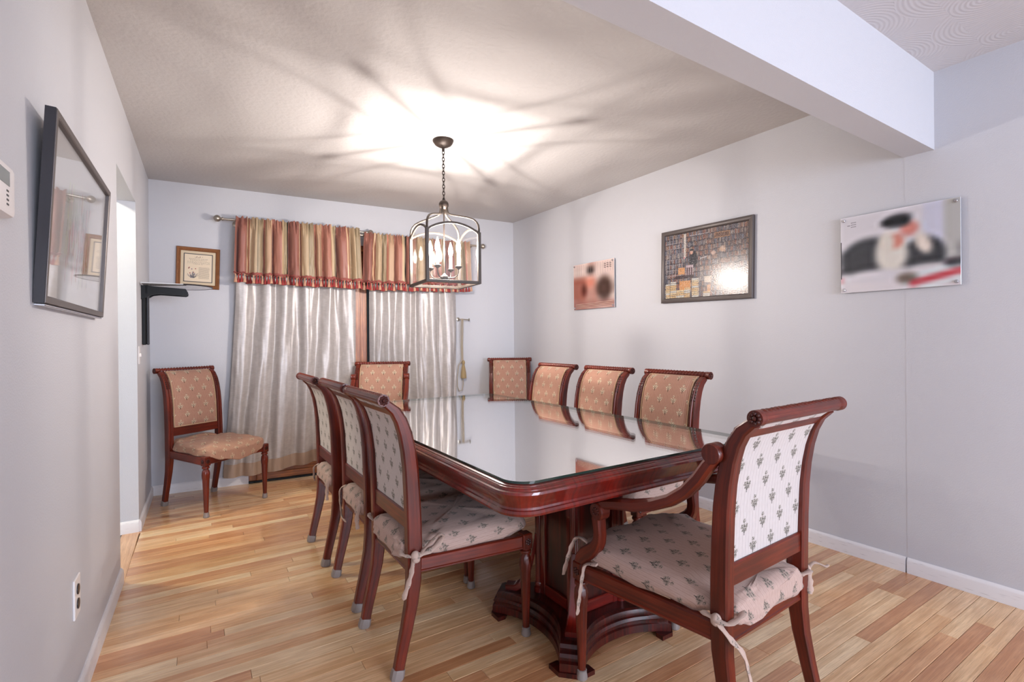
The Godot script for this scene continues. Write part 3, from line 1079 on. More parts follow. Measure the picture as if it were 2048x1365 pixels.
# ------------------------------------------------------------------ lantern over the table
func lantern() -> void:
	var at := V(1.333, 0, 2.876)
	var t := thing("lantern_chandelier", "square glass lantern chandelier with four lit candle bulbs hanging on a chain over the table", "chandelier", Transform3D(Basis(), at))
	var b := MB.new()
	b.lathe(Vector3.ZERO, [[0.012, 2.392], [0.018, 2.396], [0.036, 2.402], [0.052, 2.412], [0.062, 2.426], [0.066, 2.434], [0.066, 2.4395]], 32)
	b.lathe(Vector3.ZERO, [[0.007, 2.37], [0.009, 2.378], [0.009, 2.393]], 12)
	obj("ceiling_canopy", b, M.bronze, t)
	var y := 2.374
	var k := 0
	while y > 2.072:
		var l := MB.new()
		var loop := []
		for i in 15:
			var a := TAU * i / 14.0
			var w := Vector3(cos(a) * 0.0075, 0, 0) if k % 2 == 0 else Vector3(0, 0, cos(a) * 0.0075)
			loop.append(w + Vector3(0, y - 0.011 + sin(a) * 0.0145, 0))
		l.tube(loop, 0.0024, 6, false)
		obj("chain_link", l, M.bronze, t)
		y -= 0.0215
		k += 1
	var bl := MB.new()
	bl.ball(Vector3(0, 2.033, 0), Vector3(0.031, 0.03, 0.031), 20, 14)
	bl.lathe(Vector3.ZERO, [[0.005, 2.058], [0.009, 2.06], [0.009, 2.066], [0.004, 2.07]], 14)
	obj("ball_finial", bl, M.bronze, t)
	var rod := MB.new()
	rod.lathe(Vector3.ZERO, [[0.0045, 1.575], [0.0045, 2.01]], 10)
	obj("centre_rod", rod, M.bronze, t)
	var cs := [Vector3(-0.18, 0, 0.152), Vector3(0.152, 0, 0.18), Vector3(0.18, 0, -0.152), Vector3(-0.152, 0, -0.18)]
	for i in 4:
		var c: Vector3 = cs[i]
		var d: Vector3 = cs[(i + 1) % 4]
		var e: Vector3 = (d - c).normalized()
		var n := Vector3(e.z, 0, -e.x)
		# corner post and the arm that sweeps in to the ball
		var p := MB.new()
		p.beam([c + Vector3(0, 1.523, 0), c + Vector3(0, 1.84, 0)], e, [0.02, 0.02], [0.02, 0.02], 0.002)
		obj("corner_post", p, M.bronze_edge, t)
		var a := MB.new()
		var path := []
		var r := c.length()
		var u := c / r
		for q in [[1.0, 1.83], [1.0, 1.862], [0.985, 1.885], [0.94, 1.905], [0.86, 1.923], [0.7, 1.938], [0.5, 1.95], [0.3, 1.961], [0.18, 1.969], [0.12, 1.979], [0.1, 1.993], [0.09, 2.012]]:
			path.append(u * r * q[0] + Vector3(0, q[1], 0))
		var w := []
		var h := []
		for q in path:
			w.append(0.013)
			h.append(0.010)
		a.beam(path, Vector3.UP.cross(u).normalized(), w, h, 0.002)
		obj("sweeping_arm", a, M.bronze_edge, t)
		# bottom rail and arch of one side
		var f := MB.new()
		f.beam([c + Vector3(0, 1.5305, 0), d + Vector3(0, 1.5305, 0)], n, [0.018, 0.018], [0.018, 0.018], 0.002)
		obj("bottom_rail", f, M.bronze_edge, t)
		var ar := MB.new()
		path = []
		w = []
		h = []
		for j in 19:
			var s := j / 18.0
			path.append(c.lerp(d, s) + Vector3(0, 1.828 + 0.058 * pow(sin(PI * s), 0.72), 0))
			w.append(0.011)
			h.append(0.013)
		ar.beam(path, n, w, h, 0.002)
		obj("arch", ar, M.bronze_edge, t)
		# pane under the arch
		var g := MB.new()
		for j in 18:
			var s0 := lerpf(0.02, 0.98, j / 18.0)
			var s1 := lerpf(0.02, 0.98, (j + 1) / 18.0)
			var p0 := c.lerp(d, s0)
			var p1 := c.lerp(d, s1)
			var y0 := 1.828 + 0.058 * pow(sin(PI * s0), 0.72)
			var y1 := 1.828 + 0.058 * pow(sin(PI * s1), 0.72)
			g.quad(p0 + Vector3(0, 1.53, 0), p1 + Vector3(0, 1.53, 0), p1 + Vector3(0, y1, 0), p0 + Vector3(0, y0, 0))
		obj("glass_pane", g, M.glass, t)
	var hub := MB.new()
	hub.lathe(Vector3.ZERO, [[0.006, 1.545], [0.01, 1.55], [0.02, 1.56], [0.026, 1.57], [0.026, 1.58], [0.012, 1.59], [0.006, 1.6]], 20)
	obj("hub", hub, M.bronze_edge, t)
	for i in 4:
		var u: Vector3 = cs[i].normalized()
		var a := MB.new()
		var path := []
		for q in [[0.02, 1.572], [0.045, 1.569], [0.07, 1.572], [0.088, 1.583], [0.096, 1.6], [0.097, 1.625]]:
			path.append(u * q[0] + Vector3(0, q[1], 0))
		a.tube(path, 0.004, 8)
		var arm := obj("candle_arm", a, M.bronze_edge, t)
		var cup := MB.new()
		cup.lathe(u * 0.097, [[0.004, 1.618], [0.01, 1.624], [0.02, 1.632], [0.023, 1.637], [0.021, 1.639]], 18)
		obj("drip_cup", cup, M.bronze_edge, arm)
		var sl := MB.new()
		sl.lathe(u * 0.097, [[0.0105, 1.638], [0.0105, 1.712], [0.009, 1.714]], 16)
		obj("candle_sleeve", sl, M.candle, arm)
		var fl := MB.new()
		fl.lathe(u * 0.097, [[0.006, 1.714], [0.009, 1.722], [0.0145, 1.742], [0.0155, 1.755], [0.013, 1.774], [0.007, 1.795], [0.002, 1.812]], 16)
		obj("light_bulb", fl, M.bulb, arm)
		var li := OmniLight3D.new()
		li.name = "bulb_light"
		li.position = u * 0.097 + Vector3(0, 1.758, 0)
		li.light_color = rgb(255, 244, 236)
		li.light_energy = BULB
		li.light_size = 0.01
		li.omni_range = 12.0
		li.omni_attenuation = 2.0
		li.shadow_enabled = true
		t.add_child(li, true)

const BULB := 0.205
const DAY := 11.5
const KITCHEN := 2.0
const EXPO := 2.3

func kitchen_lamp() -> void:
	# lights the kitchen beyond the doorway; only the light it sends through the doorway is seen
	var t := thing("ceiling_lamp", "round glass ceiling lamp in the kitchen beyond the doorway", "lamp", Transform3D(Basis(), V(-1.0, 0, 3.62)))
	var b := MB.new()
	b.lathe(Vector3.ZERO, [[0.16, 2.41], [0.17, 2.42], [0.17, 2.4395]], 28)
	obj("base", b, M.trim, t)
	b = MB.new()
	b.lathe(Vector3.ZERO, [[0.01, 2.33], [0.07, 2.338], [0.12, 2.36], [0.148, 2.39], [0.15, 2.409]], 28)
	obj("lamp_shade", b, M.lamp_glow, t)
	var li := OmniLight3D.new()
	li.name = "kitchen_light"
	li.position = Vector3(0, 2.37, 0)
	li.light_color = rgb(255, 250, 226)
	li.light_energy = 0.95
	li.light_size = 0.08
	li.omni_range = 12.0
	li.omni_attenuation = 2.0
	li.shadow_enabled = true
	t.add_child(li, true)

# ------------------------------------------------------------------ room
func prism(u0: float, u1: float, v0: float, v1: float, y0: float, y1: float) -> MB:
	var b := MB.new()
	b.box(V((u0 + u1) / 2, (y0 + y1) / 2, (v0 + v1) / 2), Vector3(u1 - u0, y1 - y0, v1 - v0), 0.0)
	return b

# wall piece whose plan is a quadrilateral of (u, v) corners, counter-clockwise seen from above
func quad_wall(pts: Array, y0: float, y1: float, into: MB = null) -> MB:
	var b := into if into else MB.new()
	var o := PackedVector3Array()
	for q in pts: o.push_back(V(q[0], y0, q[1]))
	b.plate(o, Vector3(0, y1 - y0, 0))
	return b

const DOOR0 := 3.085
const DOOR1 := 3.872
const BACKV := -4.3

func skirting(called: String, p0: Vector3, p1: Vector3, out: Vector3, h := 0.075) -> void:
	var b := MB.new()
	var prof := [[0.0, 0.0], [0.013, 0.0], [0.013, h * 0.78], [0.009, h * 0.9], [0.004, h], [0.0, h]]
	var d := (p1 - p0).normalized()
	var r0 := PackedVector3Array()
	var r1 := PackedVector3Array()
	for q in prof:
		r0.push_back(p0 + out * q[0] + Vector3(0, q[1], 0))
		r1.push_back(p1 + out * q[0] + Vector3(0, q[1], 0))
	b.loft([r0, r1], true, out.cross(Vector3.UP).dot(d) < 0)
	shell(called, b, M.skirting)

func room() -> void:
	# left wall: near piece, header over the doorway, block beyond the doorway
	var b := quad_wall([[uL(BACKV), BACKV], [uL(DOOR0), DOOR0], [uL(DOOR0) - 0.12, DOOR0], [uL(BACKV) - 0.12, BACKV]], 0, CEIL)
	quad_wall([[uL(DOOR0), DOOR0], [uL(DOOR1), DOOR1], [uL(DOOR1) - 0.12, DOOR1], [uL(DOOR0) - 0.12, DOOR0]], 2.058, CEIL, b)
	quad_wall([[uL(DOOR1), DOOR1], [uL(4.9), 4.9], [-2.9, 4.9], [-2.9, DOOR1]], 0, CEIL, b)
	shell("wall_left", b, M.wall, "white painted wall with doorway")
	# right wall; beyond the beam its face steps out by a few millimetres
	var r := quad_wall([[uR(4.8), 4.8], [uR(1.03), 1.03], [uR(1.03) + 0.2, 1.03], [uR(4.8) + 0.2, 4.8]], 0, CEIL)
	quad_wall([[uR(1.03) - 0.0006, 1.03], [uR(BACKV) - 0.0006, BACKV], [uR(BACKV) + 0.2, BACKV], [uR(1.03) + 0.2, 1.03]], 0, CEIL, r)
	shell("wall_right", r, M.wall)
	# back wall with the opening of the garden door
	var k := MB.new()
	var bf := back_frame(0, 0)
	for q in [[-0.02, 0.66, 0.0, 2.44], [2.49, 3.25, 0.0, 2.44], [0.66, 2.49, 2.06, 2.44]]:
		var o := PackedVector3Array()
		for c in [[q[0], 0.0], [q[1], 0.0], [q[1], -0.2], [q[0], -0.2]]: o.push_back(bf * Vector3(c[0], q[2], c[1]))
		k.plate(o, Vector3(0, q[3] - q[2], 0))
	shell("wall_back", k, M.wall)
	# living-room end wall with a wide window behind the camera
	var e := MB.new()
	for q in [[-0.45, 0.25, 0.0, CEIL], [2.75, 3.2, 0.0, CEIL], [0.25, 2.75, 0.0, 0.4], [0.25, 2.75, 2.15, CEIL]]:
		var pc := prism(q[0], q[1], BACKV - 0.2, BACKV, q[2], q[3])
		e.p.append_array(pc.p)
		e.t.append_array(pc.t)
	shell("wall_front", e, M.wall)
	var c := quad_wall([[uL(BACKV) - 0.12, BACKV - 0.2], [uR(BACKV) + 0.2, BACKV - 0.2], [uR(0.95) + 0.2, 0.95], [uL(0.95) - 0.12, 0.95]], CEIL - 0.008, CEIL + 0.1)
	shell("ceiling_living", c, M.swirl, "plaster ceiling combed in swirls")
	c = quad_wall([[-3.0, 0.95], [uR(0.95) + 0.2, 0.95], [3.2, 5.0], [-3.0, 5.0]], CEIL, CEIL + 0.1)
	shell("ceiling", c, M.ceiling)
	# beam between dining and living room
	c = quad_wall([[uL(0.9), 0.911 - 0.015], [uR(0.9), 0.911], [uR(1.03), 1.0325], [uL(1.03), 1.0325 - 0.015]], 2.0618, CEIL)
	shell("beam", c, M.wall, "boxed-in white ceiling beam")
	# kitchen beyond the doorway
	var kt := MB.new()
	for q in [[-2.9, -2.75, 0.6, 1.6, 0.0, CEIL], [-2.9, -2.75, 3.4, 3.9, 0.0, CEIL], [-2.9, -2.75, 1.6, 3.4, 0.0, 0.95], [-2.9, -2.75, 1.6, 3.4, 2.1, CEIL], [-2.9, -0.44, 0.6, 0.75, 0.0, CEIL]]:
		var pc := prism(q[0], q[1], q[2], q[3], q[4], q[5])
		kt.p.append_array(pc.p)
		kt.t.append_array(pc.t)
	shell("wall_kitchen", kt, M.wall)
	c = quad_wall([[-3.0, 0.4], [uL(0.95) - 0.1, 0.4], [uL(0.95) - 0.1, 0.95], [-3.0, 0.95]], CEIL, CEIL + 0.1)
	shell("ceiling_kitchen", c, M.ceiling)
	# windows that let the daylight in, both out of the frame
	for w in [[V(1.5, 1.275, BACKV - 0.1), 2.5, 1.75, 0.0], [V(-2.82, 1.525, 2.5), 1.8, 1.15, -PI / 2]]:
		var o := setting("window_1" if w[3] == 0.0 else "window_2", Transform3D(Basis(Vector3.UP, w[3]), w[0]))
		var fr := MB.new()
		for s in [-1.0, 1.0]:
			fr.box(Vector3(s * (w[1] * 0.5 - 0.03), 0, 0), Vector3(0.06, w[2], 0.07), 0.004)
			fr.box(Vector3(0, s * (w[2] * 0.5 - 0.03), 0), Vector3(w[1] - 0.12, 0.06, 0.07), 0.004)
		fr.box(Vector3.ZERO, Vector3(0.05, w[2] - 0.12, 0.06), 0.004)
		obj("window_frame", fr, M.trim, o)
		var g := MB.new()
		g.quad(Vector3(-w[1] * 0.5 + 0.05, -w[2] * 0.5 + 0.05, 0), Vector3(w[1] * 0.5 - 0.05, -w[2] * 0.5 + 0.05, 0), Vector3(w[1] * 0.5 - 0.05, w[2] * 0.5 - 0.05, 0), Vector3(-w[1] * 0.5 + 0.05, w[2] * 0.5 - 0.05, 0))
		obj("pane", g, M.glass, o)
	skirting("baseboard_left", V(uL(BACKV), 0, BACKV), V(uL(DOOR0), 0, DOOR0), Vector3(1, 0, 0))
	skirting("baseboard_left", V(uL(DOOR1), 0, DOOR1), V(uL(4.72), 0, 4.72), Vector3(1, 0, 0))
	skirting("baseboard_door", V(uL(DOOR1), 0, DOOR1), V(-2.75, 0, DOOR1), Vector3(0, 0, 1))
	skirting("baseboard_right", V(uR(4.52), 0, 4.52), V(uR(1.035), 0, 1.035), Vector3(-1, 0, 0))
	skirting("baseboard_right", V(uR(1.028), 0, 1.028), V(uR(BACKV), 0, BACKV), Vector3(-1, 0, 0))
	skirting("baseboard_back", bf * Vector3(0, 0, 0), bf * Vector3(0.66, 0, 0), bf.basis.z)
	skirting("baseboard_back", bf * Vector3(2.49, 0, 0), bf * Vector3(3.2, 0, 0), bf.basis.z)
	floor_boards()
	garden_door()

func seen(u: float, v: float) -> float:
	# how large a patch of floor shows: nearer is larger; nothing behind or beside the view
	var x := 0.843 * u - 0.538 * v
	var z := 0.538 * u + 0.843 * v
	if z < 0.9 or absf(x) > z * 1.1: return 0.0
	if CAM_H / z > 0.75: return 0.0
	return 1.0 / (z * z * z)

func floor_boards() -> void:
	var f := setting("floor")
	f.set_meta("label", "oak strip floor, boards running across the room")
	var sub := quad_wall([[-0.5, BACKV - 0.2], [3.2, BACKV - 0.2], [3.2, 4.95], [-0.5, 4.95]], -0.1, -0.016)
	obj("subfloor", sub, M.subfloor, f)
	rng.seed = 77
	var list := []
	var w := 0.0572
	var rows := int((4.76 - BACKV) / w)
	for i in rows:
		var v := 4.76 - w * (i + 0.5)
		var u := uL(v) - 0.004
		if v > DOOR0 - 0.02 and v < DOOR1 - 0.01: u = uL(v) + 0.0095
		var end := uR(v) - 0.002
		var first := true
		while u < end - 0.001:
			var l := rng.randf_range(0.28, 1.25)
			if first: l = rng.randf_range(0.15, 1.1)
			first = false
			if end - u - l < 0.14: l = end - u
			var tone := rng.randi() % 10
			list.append([seen(u + l / 2, v) * l, u, l, v, tone, rng.randf() * 3.0, rng.randf() * 3.0, rng.randf_range(-0.0003, 0.0003)])
			u += l
	list.sort_custom(func(a, b): return a[0] > b[0])
	var rest := []
	for k in 10: rest.append(MB.new())
	for i in list.size():
		var q: Array = list[i]
		var b: MB = MB.new() if i < 300 else rest[q[4]]
		b.box(V(q[1] + q[2] / 2, -0.0085 + q[7], q[3]), Vector3(q[2] - 0.0010, 0.017, w - 0.0011), 0.0011, Vector2(q[5], q[6]))
		if i < 300: obj("plank", b, M.planks[q[4]], f)
	for k in 10:
		obj("plank_strips", rest[k], M.planks[k], f).set_meta("kind", "stuff")
	# threshold and kitchen tiles
	var th := MB.new()
	th.box(V(uL(3.48) - 0.035, -0.0075, (DOOR0 + DOOR1) / 2), Vector3(0.088, 0.018, DOOR1 - DOOR0), 0.003)
	obj("threshold", th, M.planks[7], f)
	obj("grout_bed", prism(-2.75, uL(3.4) - 0.08, 0.75, DOOR1, -0.1, -0.006), M.grout, f)
	for i in 7:
		for j in 9:
			var u0 := uL(3.4) - 0.083 - 0.335 * i
			var v0 := DOOR1 - 0.335 * j
			var ti := MB.new()
			var hi := minf(u0, 9.0)
			var lo := maxf(u0 - 0.33, -2.75)
			var vl := maxf(v0 - 0.33, 0.75)
			ti.box(V((hi + lo) / 2, -0.005, (v0 + vl) / 2), Vector3(hi - lo, 0.01, v0 - vl), 0.002)
			if j < 4 and i < 2: obj("tile", ti, M.tile, f)
			elif hi - lo > 0.05 and v0 - vl > 0.05: obj("tile", ti, M.tile, f)

func garden_door() -> void:
	var d := setting("door_1", back_frame(0, 0))
	d.set_meta("label", "wooden sliding garden door behind the curtains")
	var b := MB.new()
	for s in [[0.69, 0.06], [2.46, 0.06]]: b.box(Vector3(s[0], 1.03, -0.05), Vector3(s[1], 2.06, 0.1), 0.003)
	b.box(Vector3(1.575, 2.03, -0.05), Vector3(1.71, 0.06, 0.1), 0.003)
	obj("door_frame", b, M.oak_trim, d)
	var si := MB.new()
	si.box(Vector3(1.575, 0.035, -0.05), Vector3(1.71, 0.07, 0.1), 0.003)
	obj("sill", si, M.oak_trim, d)
	var tr := MB.new()
	tr.box(Vector3(1.575, 0.009, 0.012), Vector3(1.83, 0.018, 0.024), 0.002)
	obj("track", tr, M.black, d)
	var leaf := MB.new()
	for s in [0.75, 1.555]: leaf.box(Vector3(s, 1.035, -0.03), Vector3(0.062, 1.93, 0.045), 0.003)
	for y in [0.12, 1.95]: leaf.box(Vector3(1.15, y, -0.03), Vector3(0.74, 0.1, 0.045), 0.003)
	obj("sliding_leaf", leaf, M.oak_trim, d)
	var leaf2 := MB.new()
	for s in [1.619, 2.399]: leaf2.box(Vector3(s, 1.035, -0.055), Vector3(0.062, 1.93, 0.045), 0.003)
	for y in [0.12, 1.95]: leaf2.box(Vector3(2.009, y, -0.055), Vector3(0.718, 0.1, 0.045), 0.003)
	obj("fixed_leaf", leaf2, M.oak_trim, d)
	var sc := MB.new()
	sc.box(Vector3(1.664, 1.035, -0.045), Vector3(0.026, 1.73, 0.03), 0.002)
	obj("screen_stile", sc, mat(rgb(62, 74, 80), 0.5), d)
	for q in [[0.78, 1.525, -0.03], [1.65, 2.37, -0.055]]:
		var g := MB.new()
		g.quad(Vector3(q[0], 0.17, q[2]), Vector3(q[1], 0.17, q[2]), Vector3(q[1], 1.9, q[2]), Vector3(q[0], 1.9, q[2]))
		obj("pane", g, M.glass, d)
	# garden fence some way behind the door
	var fe := thing("garden_fence", "weathered board fence outside behind the garden door", "fence", back_frame(0, 0, -3.0))
	for i in 30:
		var pl := MB.new()
		pl.box(Vector3(-0.6 + i * 0.152, 1.1, 0), Vector3(0.146, 2.4, 0.02), 0.004)
		obj("fence_board", pl, M.planks[4], fe)
	var gr := prism(-4, 8, 4.9, 14, -0.3, -0.12)
	var gm := shell("ground_outside", gr, mat(rgb(96, 104, 72), 0.95))
	gm.set_meta("label", "ground outside")

# ------------------------------------------------------------------ curtains
class Cloth:
	var n: FastNoiseLite
	var s0 := 0.0
	var L := 1.0
	var proud := 0.0
	func at(s: float, y: float) -> Array:
		return [s, y, proud]

class Gathered extends Cloth:
	var top := 0.0
	var bot0 := 0.0
	var bot1 := 0.0
	var folds := 1.0
	func setup(n_: FastNoiseLite, s0_: float, L_: float, top_: float, b0: float, b1: float, folds_: float) -> void:
		n = n_; s0 = s0_; L = L_; top = top_; bot0 = b0; bot1 = b1; folds = folds_
	func at(s: float, y: float) -> Array:
		var f := (s - s0) / L
		var bot := lerpf(bot0, bot1, f) + 0.012 * n.get_noise_1d(f * 9.0)
		var k := clampf((top - y) / (top - bot0), 0, 1)
		var yy := lerpf(top, bot, k)
		var ph := f * folds + 0.55 * n.get_noise_1d(f * folds * 0.8 + 20.0) + 0.12 * k * n.get_noise_2d(f * 20.0, k * 2.0)
		var gather := sin(TAU * f * folds * 2.6 + 3.0 * n.get_noise_1d(f * 40.0))
		var loose := 1.0 - 2.1 * pow(1.0 - absf(sin(PI * ph)), 1.3)
		var near_top := 1.0 - smoothstep(0.0, 0.3, k)
		var out := 0.132 + near_top * (0.014 * gather + 0.008 * n.get_noise_2d(s * 60.0, y * 30.0)) + (1.0 - near_top * 0.7) * 0.034 * loose
		if k < 0.05: yy += (0.006 * gather + 0.006 * n.get_noise_1d(s * 50.0)) * (1.0 - k * 20.0)
		var spread := (f - 0.5) * 0.03 * k
		return [s + spread + near_top * 0.004 * n.get_noise_1d(s * 80.0), yy, out]

class Draped extends Cloth:
	var fl0 := 0.0
	var fl1 := 0.0
	var lowl := 0.0
	var lowr := 0.0
	var folds := 1.0
	var sd := 0
	var wave := 0.0
	func setup(n_: FastNoiseLite, s0_: float, L_: float, a: float, b: float, c: float, d: float, folds_: float, sd_: int, wave_: float) -> void:
		n = n_; s0 = s0_; L = L_; fl0 = a; fl1 = b; lowl = c; lowr = d; folds = folds_; sd = sd_; wave = wave_
	func at(s: float, y: float) -> Array:
		var f := (s - s0) / L
		var k := clampf((2.15 - y) / 2.05, 0, 1)
		var ph := f * folds + 0.5 * n.get_noise_2d(f * 2.0, y * 0.35) + 0.3 * n.get_noise_1d(f * 4.0)
		var amp := lerpf(0.018, wave, smoothstep(0.1, 0.8, k))
		var out := 0.062 + amp * (sin(TAU * ph) + 0.12 * sin(TAU * ph * 2.0 + 2.0)) + 0.012 * n.get_noise_2d(f * 5.0, y * 0.9) * k
		var ss := s + lerpf(fl0, fl1, f) * pow(k, 1.5)
		var low := lerpf(lowl, lowr, f) + 0.012 * sin(f * 7.0 + sd)
		return [ss, y + low * k, out + proud]
func sheet(fn: Cloth, s0: float, s1: float, y0: float, y1: float, n: int, m: int, thick: float) -> MB:
	# fn(s, y) -> [s, y, out]; drawn as a cloth of some thickness, seen side first
	var b := MB.new()
	var g := []
	var h := []
	var us := []
	for i in m + 1:
		var y := lerpf(y1, y0, float(i) / m)
		var r := []
		var r2 := []
		var u := []
		for k in n + 1:
			var s := lerpf(s0, s1, float(k) / n)
			var q: Array = fn.at(s, y)
			r.append(Vector3(q[0], q[1], q[2]))
			r2.append(Vector3(q[0], q[1], q[2] - thick))
			u.append(Vector2((s - s0) * 2.6, -y))
		g.append(r)
		h.append(r2)
		us.append(u)
	b.grid(g, us, true)
	b.grid(h, us, false)
	return b

func rod(label: String, s0: float, s1: float, y: float, d: float, fin: Array) -> void:
	var t := thing("curtain_rod", label, "curtain rod", back_frame(0, 0))
	var b := MB.new()
	b.tube([Vector3(s0, y, d), Vector3(s1, y, d)], 0.0095, 14)
	obj("pole", b, M.nickel, t)
	for q in fin:
		var f := MB.new()
		var x: float = q[0]
		var dir := Vector3(q[1], 0, 0)
		f.lathe(Vector3(x, y, d), [[0.010, 0.0], [0.016, 0.003], [0.016, 0.008], [0.010, 0.012], [0.012, 0.018], [0.022, 0.026], [0.027, 0.038], [0.027, 0.046], [0.022, 0.058], [0.012, 0.066], [0.003, 0.069]], 20, [], dir)
		obj("finial", f, M.nickel, t)
		var br := MB.new()
		var bx := x + (0.085 if q[1] < 0 else -0.085)
		br.tube([Vector3(bx, y - 0.012, d), Vector3(bx, y - 0.016, d * 0.6), Vector3(bx, y - 0.014, 0.006)], 0.006, 8)
		br.lathe(Vector3(bx, y - 0.014, 0.0), [[0.024, 0.0], [0.024, 0.004], [0.012, 0.008]], 16, [], Vector3(0, 0, 1))
		obj("wall_bracket", br, M.nickel, t)

func tassel_mesh(m: Material) -> Mesh:
	var b := MB.new()
	b.lathe(Vector3.ZERO, [[0.0125, -0.07], [0.0132, -0.066], [0.0105, -0.046], [0.0055, -0.024], [0.0036, -0.019], [0.0065, -0.013], [0.0065, -0.006], [0.002, 0.0]], 8)
	var ms := b.mesh(50)
	ms.surface_set_material(0, m)
	return ms

func valance(label: String, s0: float, s1: float, top: float, bot0: float, bot1: float, seed_: int, folds: float) -> void:
	var t := thing("valance", label, "valance", back_frame(0, 0), "striped valances over the curtains")
	var n := FastNoiseLite.new()
	n.seed = seed_
	n.frequency = 1.0
	n.fractal_octaves = 2
	var L := s1 - s0
	var shape := Gathered.new()
	shape.setup(n, s0, L, top, bot0, bot1, folds)
	var b := sheet(shape, s0, s1, bot0, top, int(L * 260), 24, 0.003)
	var body := obj("gathered_cloth", b, M.valance, t, 80.0)
	body.position = Vector3.ZERO
	# braid and tassels along the hem
	var path := []
	var N := int(L * 160)
	for i in N + 1:
		var s := lerpf(s0, s1, float(i) / N)
		var q: Array = shape.at(s, bot0 + 0.014)
		path.append(Vector3(q[0], q[1] + 0.003 * sin(i * 1.3), q[2] + 0.006))
	var br := MB.new()
	br.tube(path, 0.010, 8, true, 0.55)
	obj("braid", br, M.braid, t, 60.0)
	var kinds := [tassel_mesh(M.tassel_red), tassel_mesh(M.tassel_gold)]
	var cnt := int(L / 0.0205)
	for i in cnt:
		var f := (i + 0.5) / cnt
		var q: Array = shape.at(lerpf(s0, s1, f), bot0 + 0.008)
		inst("tassel", kinds[1 if i % 3 == 0 else 0], t, Transform3D(Basis(), Vector3(q[0], q[1] - 0.002, q[2] + (0.008 if i % 3 == 0 else 0.0))))

func curtain(label: String, s0: float, s1: float, fl0: float, fl1: float, lowl: float, lowr: float, folds: float, seed_: int, wave: float) -> void:
	var t := thing("curtain", label, "curtain", back_frame(0, 0), "silver curtains before the garden door")
	var n := FastNoiseLite.new()
	n.seed = seed_
	n.frequency = 1.0
	var L := s1 - s0
	var shape := Draped.new()
	shape.setup(n, s0, L, fl0, fl1, lowl, lowr, folds, seed_, wave)
	obj("panel", sheet(shape, s0, s1, 0.165, 2.15, 130, 44, 0.002), M.curtain, t, 80.0)
	var fold := Draped.new()
	fold.setup(n, s0, L, fl0, fl1, lowl, lowr, folds, seed_, wave)
	fold.proud = 0.0025
	obj("hem", sheet(fold, s0, s1, 0.06, 0.168, 130, 4, 0.007), M.hem, t, 80.0)

func curtains() -> void:
	rod("brushed metal curtain rod with ball finial over the wider striped valance", 0.50, 1.62, 2.165, 0.1, [[0.50, -1.0], [1.62, 1.0]])
	rod("brushed metal curtain rod with ball finials over the valance behind the lantern", 1.575, 2.765, 2.14, 0.075, [[1.575, -1.0], [2.765, 1.0]])
	valance("rose and gold striped valance with tassel fringe above the wider curtain", 0.585, 1.56, 2.188, 1.722, 1.705, 5, 10.0)
	valance("rose and gold striped valance with tassel fringe partly behind the lantern", 1.6, 2.625, 2.158, 1.70, 1.722, 9, 10.5)
	curtain("wide silver curtain panel beside the small gilt picture, flaring at the floor", 0.6, 1.535, -0.12, -0.02, 0.02, 0.075, 5.6, 3, 0.028)
	curtain("silver curtain panel beside the hanging tieback tassel", 1.655, 2.515, 0.0, 0.0, 0.02, 0.02, 6.0, 6, 0.028)
	# tieback on a hook
	var h := thing("curtain_holdback", "small metal holdback hook on the back wall right of the curtains", "hook", back_frame(2.585, 1.39))
	var b := MB.new()
	b.tube([Vector3(-0.03, 0.0, 0.0), Vector3(-0.03, 0.0, 0.045), Vector3(-0.015, 0.0, 0.055), Vector3(0.03, -0.004, 0.055), Vector3(0.062, -0.006, 0.055)], 0.005, 8)
	b.lathe(Vector3(0.062, -0.006, 0.055), [[0.006, 0.0], [0.015, 0.003], [0.015, 0.008], [0.006, 0.012]], 14, [], Vector3.RIGHT)
	b.lathe(Vector3(-0.03, 0, 0.0), [[0.02, 0.0], [0.02, 0.004], [0.008, 0.008]], 14, [], Vector3(0, 0, 1))
	obj("hook", b, M.nickel, h)
	var tb := thing("tieback", "beige curtain tieback cord with tassel hanging from the holdback", "tieback", back_frame(2.585, 1.39))
	b = MB.new()
	b.tube([Vector3(0.0, 0.004, 0.055), Vector3(0.004, -0.1, 0.04), Vector3(0.004, -0.25, 0.03), Vector3(0.006, -0.42, 0.03)], 0.0065, 8)
	b.tube([Vector3(-0.012, 0.002, 0.055), Vector3(-0.014, -0.1, 0.04), Vector3(-0.01, -0.25, 0.03), Vector3(-0.004, -0.42, 0.03)], 0.0055, 8)
	b.tube([Vector3(-0.004, -0.42, 0.03), Vector3(-0.04, -0.47, 0.03), Vector3(-0.055, -0.58, 0.03), Vector3(-0.055, -0.68, 0.03), Vector3(-0.035, -0.73, 0.03), Vector3(-0.005, -0.72, 0.03), Vector3(0.008, -0.66, 0.03), Vector3(0.008, -0.55, 0.03)], 0.005, 8)
	obj("cord", b, M.cord, tb)
	b = MB.new()
	b.lathe(Vector3(0.012, -0.42, 0.032), [[0.026, -0.18], [0.03, -0.172], [0.026, -0.12], [0.018, -0.07], [0.012, -0.045], [0.010, -0.04], [0.015, -0.03], [0.016, -0.015], [0.010, 0.0], [0.003, 0.005]], 16, [[-1.0, -0.05, 0.06, 8.0, 0.0, false]])
	obj("tassel", b, M.tassel_tan, tb)

